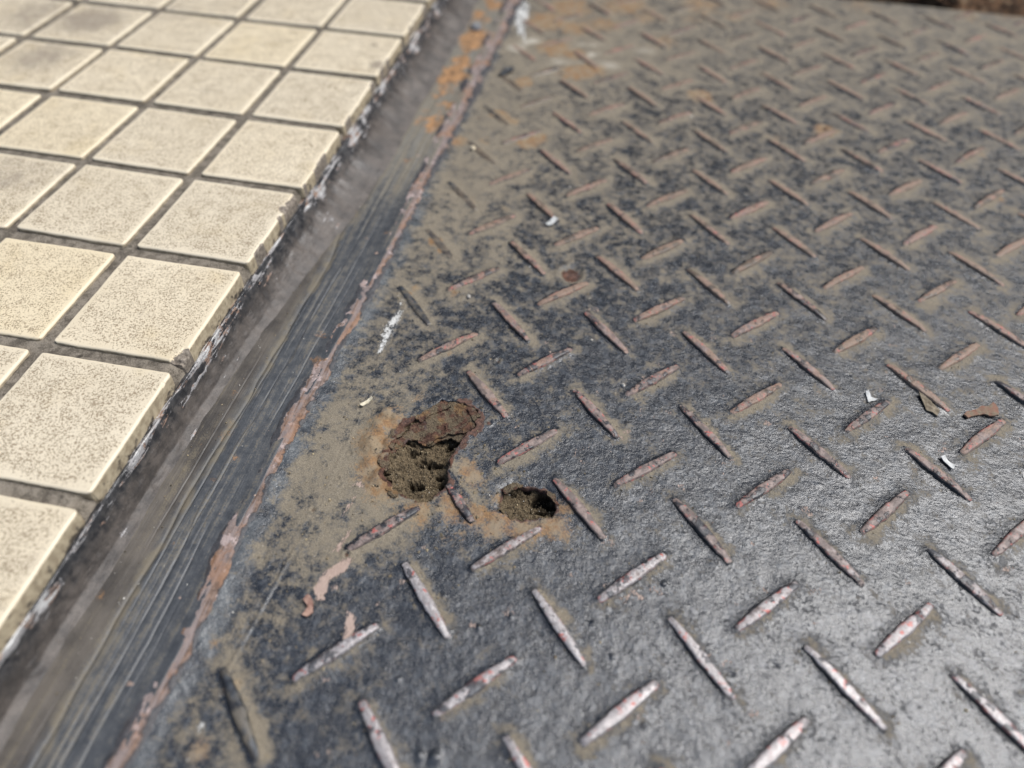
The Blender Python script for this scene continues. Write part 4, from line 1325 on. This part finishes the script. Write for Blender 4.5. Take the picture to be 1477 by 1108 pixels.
def z_at(x, y):
    i = min(max(np.searchsorted(px_, x - 0.0865), 0), nxp - 1)
    j = min(max(np.searchsorted(py_, y), 0), nyp - 1)
    return i, j


def on_plate():
    for _ in range(8):
        u, v = random.random() * 1500 - 10, random.random() * 1110
        p = at(u, v)
        if not (0.092 < p[0] < 0.5 and -0.09 < p[1] < 0.478):
            continue
        i, j = z_at(p[0], p[1])
        if sdf[i, j] < 0.0006:
            continue
        if random.random() < dust_flat[i, j] ** 1.5 + 0.04:
            return (p[0], p[1], Z_[i, j] + 0.00003)
    return None


def in_hole(P, zz):
    lo, hi = P.min(0), P.max(0)

    def f():
        x, y = random.uniform(lo[0], hi[0]), random.uniform(lo[1], hi[1])
        s = float(sdf_poly(P, np.array([[x]]), np.array([[y]]))[0, 0])
        if s > -0.0008:
            return None
        return (x, y, zz + 0.0005 * random.random())
    return f


def soil_pts(Vx):
    top = Vx

    def f():
        k = random.randrange(len(top))
        x, y, z = top[k]
        return (x, y, z + 0.0001)
    return f


def inside_pts(P, Vg, n):
    s = sdf_poly(P, Vg[:n, 0][None], Vg[:n, 1][None])[0]
    return Vg[:n][s < -0.0003]


def on_strip():
    y = random.uniform(-0.09, 0.4)
    x = random.uniform(0.052, 0.080)
    return (x, y, -0.0198)


drop(3800, on_plate, 0.00007, 0.00042, .05)
drop(1300, soil_pts(inside_pts(HOLE1, V1, 200 * 200)), 0.00007, 0.00036, .012)
drop(500, soil_pts(inside_pts(HOLE2, V2, 130 * 130)), 0.00007, 0.00036, .03)
def by_lug():
    for _ in range(12):
        q = random.choice(LUGS)
        if -60 < q[4] < 1540 and -60 < q[5] < 1170:
            break
    p, a = q[2], q[3]
    u, v = random.uniform(-1, 1) * LUG_L * .52, random.choice((-1, 1)) * (0.0019 + random.expovariate(700))
    x, y = p[0] + u * math.cos(a) - v * math.sin(a), p[1] + u * math.sin(a) + v * math.cos(a)
    i, j = z_at(x, y)
    return None if sdf[i, j] < 0.001 else (x, y, Z_[i, j] + 0.0001)


def by_hole():
    u, v = random.gauss(640, 90), random.gauss(680, 75)
    p = at(u, v)
    i, j = z_at(p[0], p[1])
    return None if sdf[i, j] < 0.0008 else (p[0], p[1], Z_[i, j] + 0.0001)


drop(1500, by_lug, 0.00010, 0.00055, .04)
drop(420, by_hole, 0.00012, 0.00065, .03)
drop(1300, on_strip, 0.00006, 0.00036, .15)
put('grit', mesh_np('grit', np.concatenate(Vs), np.concatenate(Fs), {'hue': np.concatenate(Hs)}, smooth=False), mat_grit(), kind='stuff',
    label='fine sand grains scattered over the dusty plate and in its holes', cat='grit')
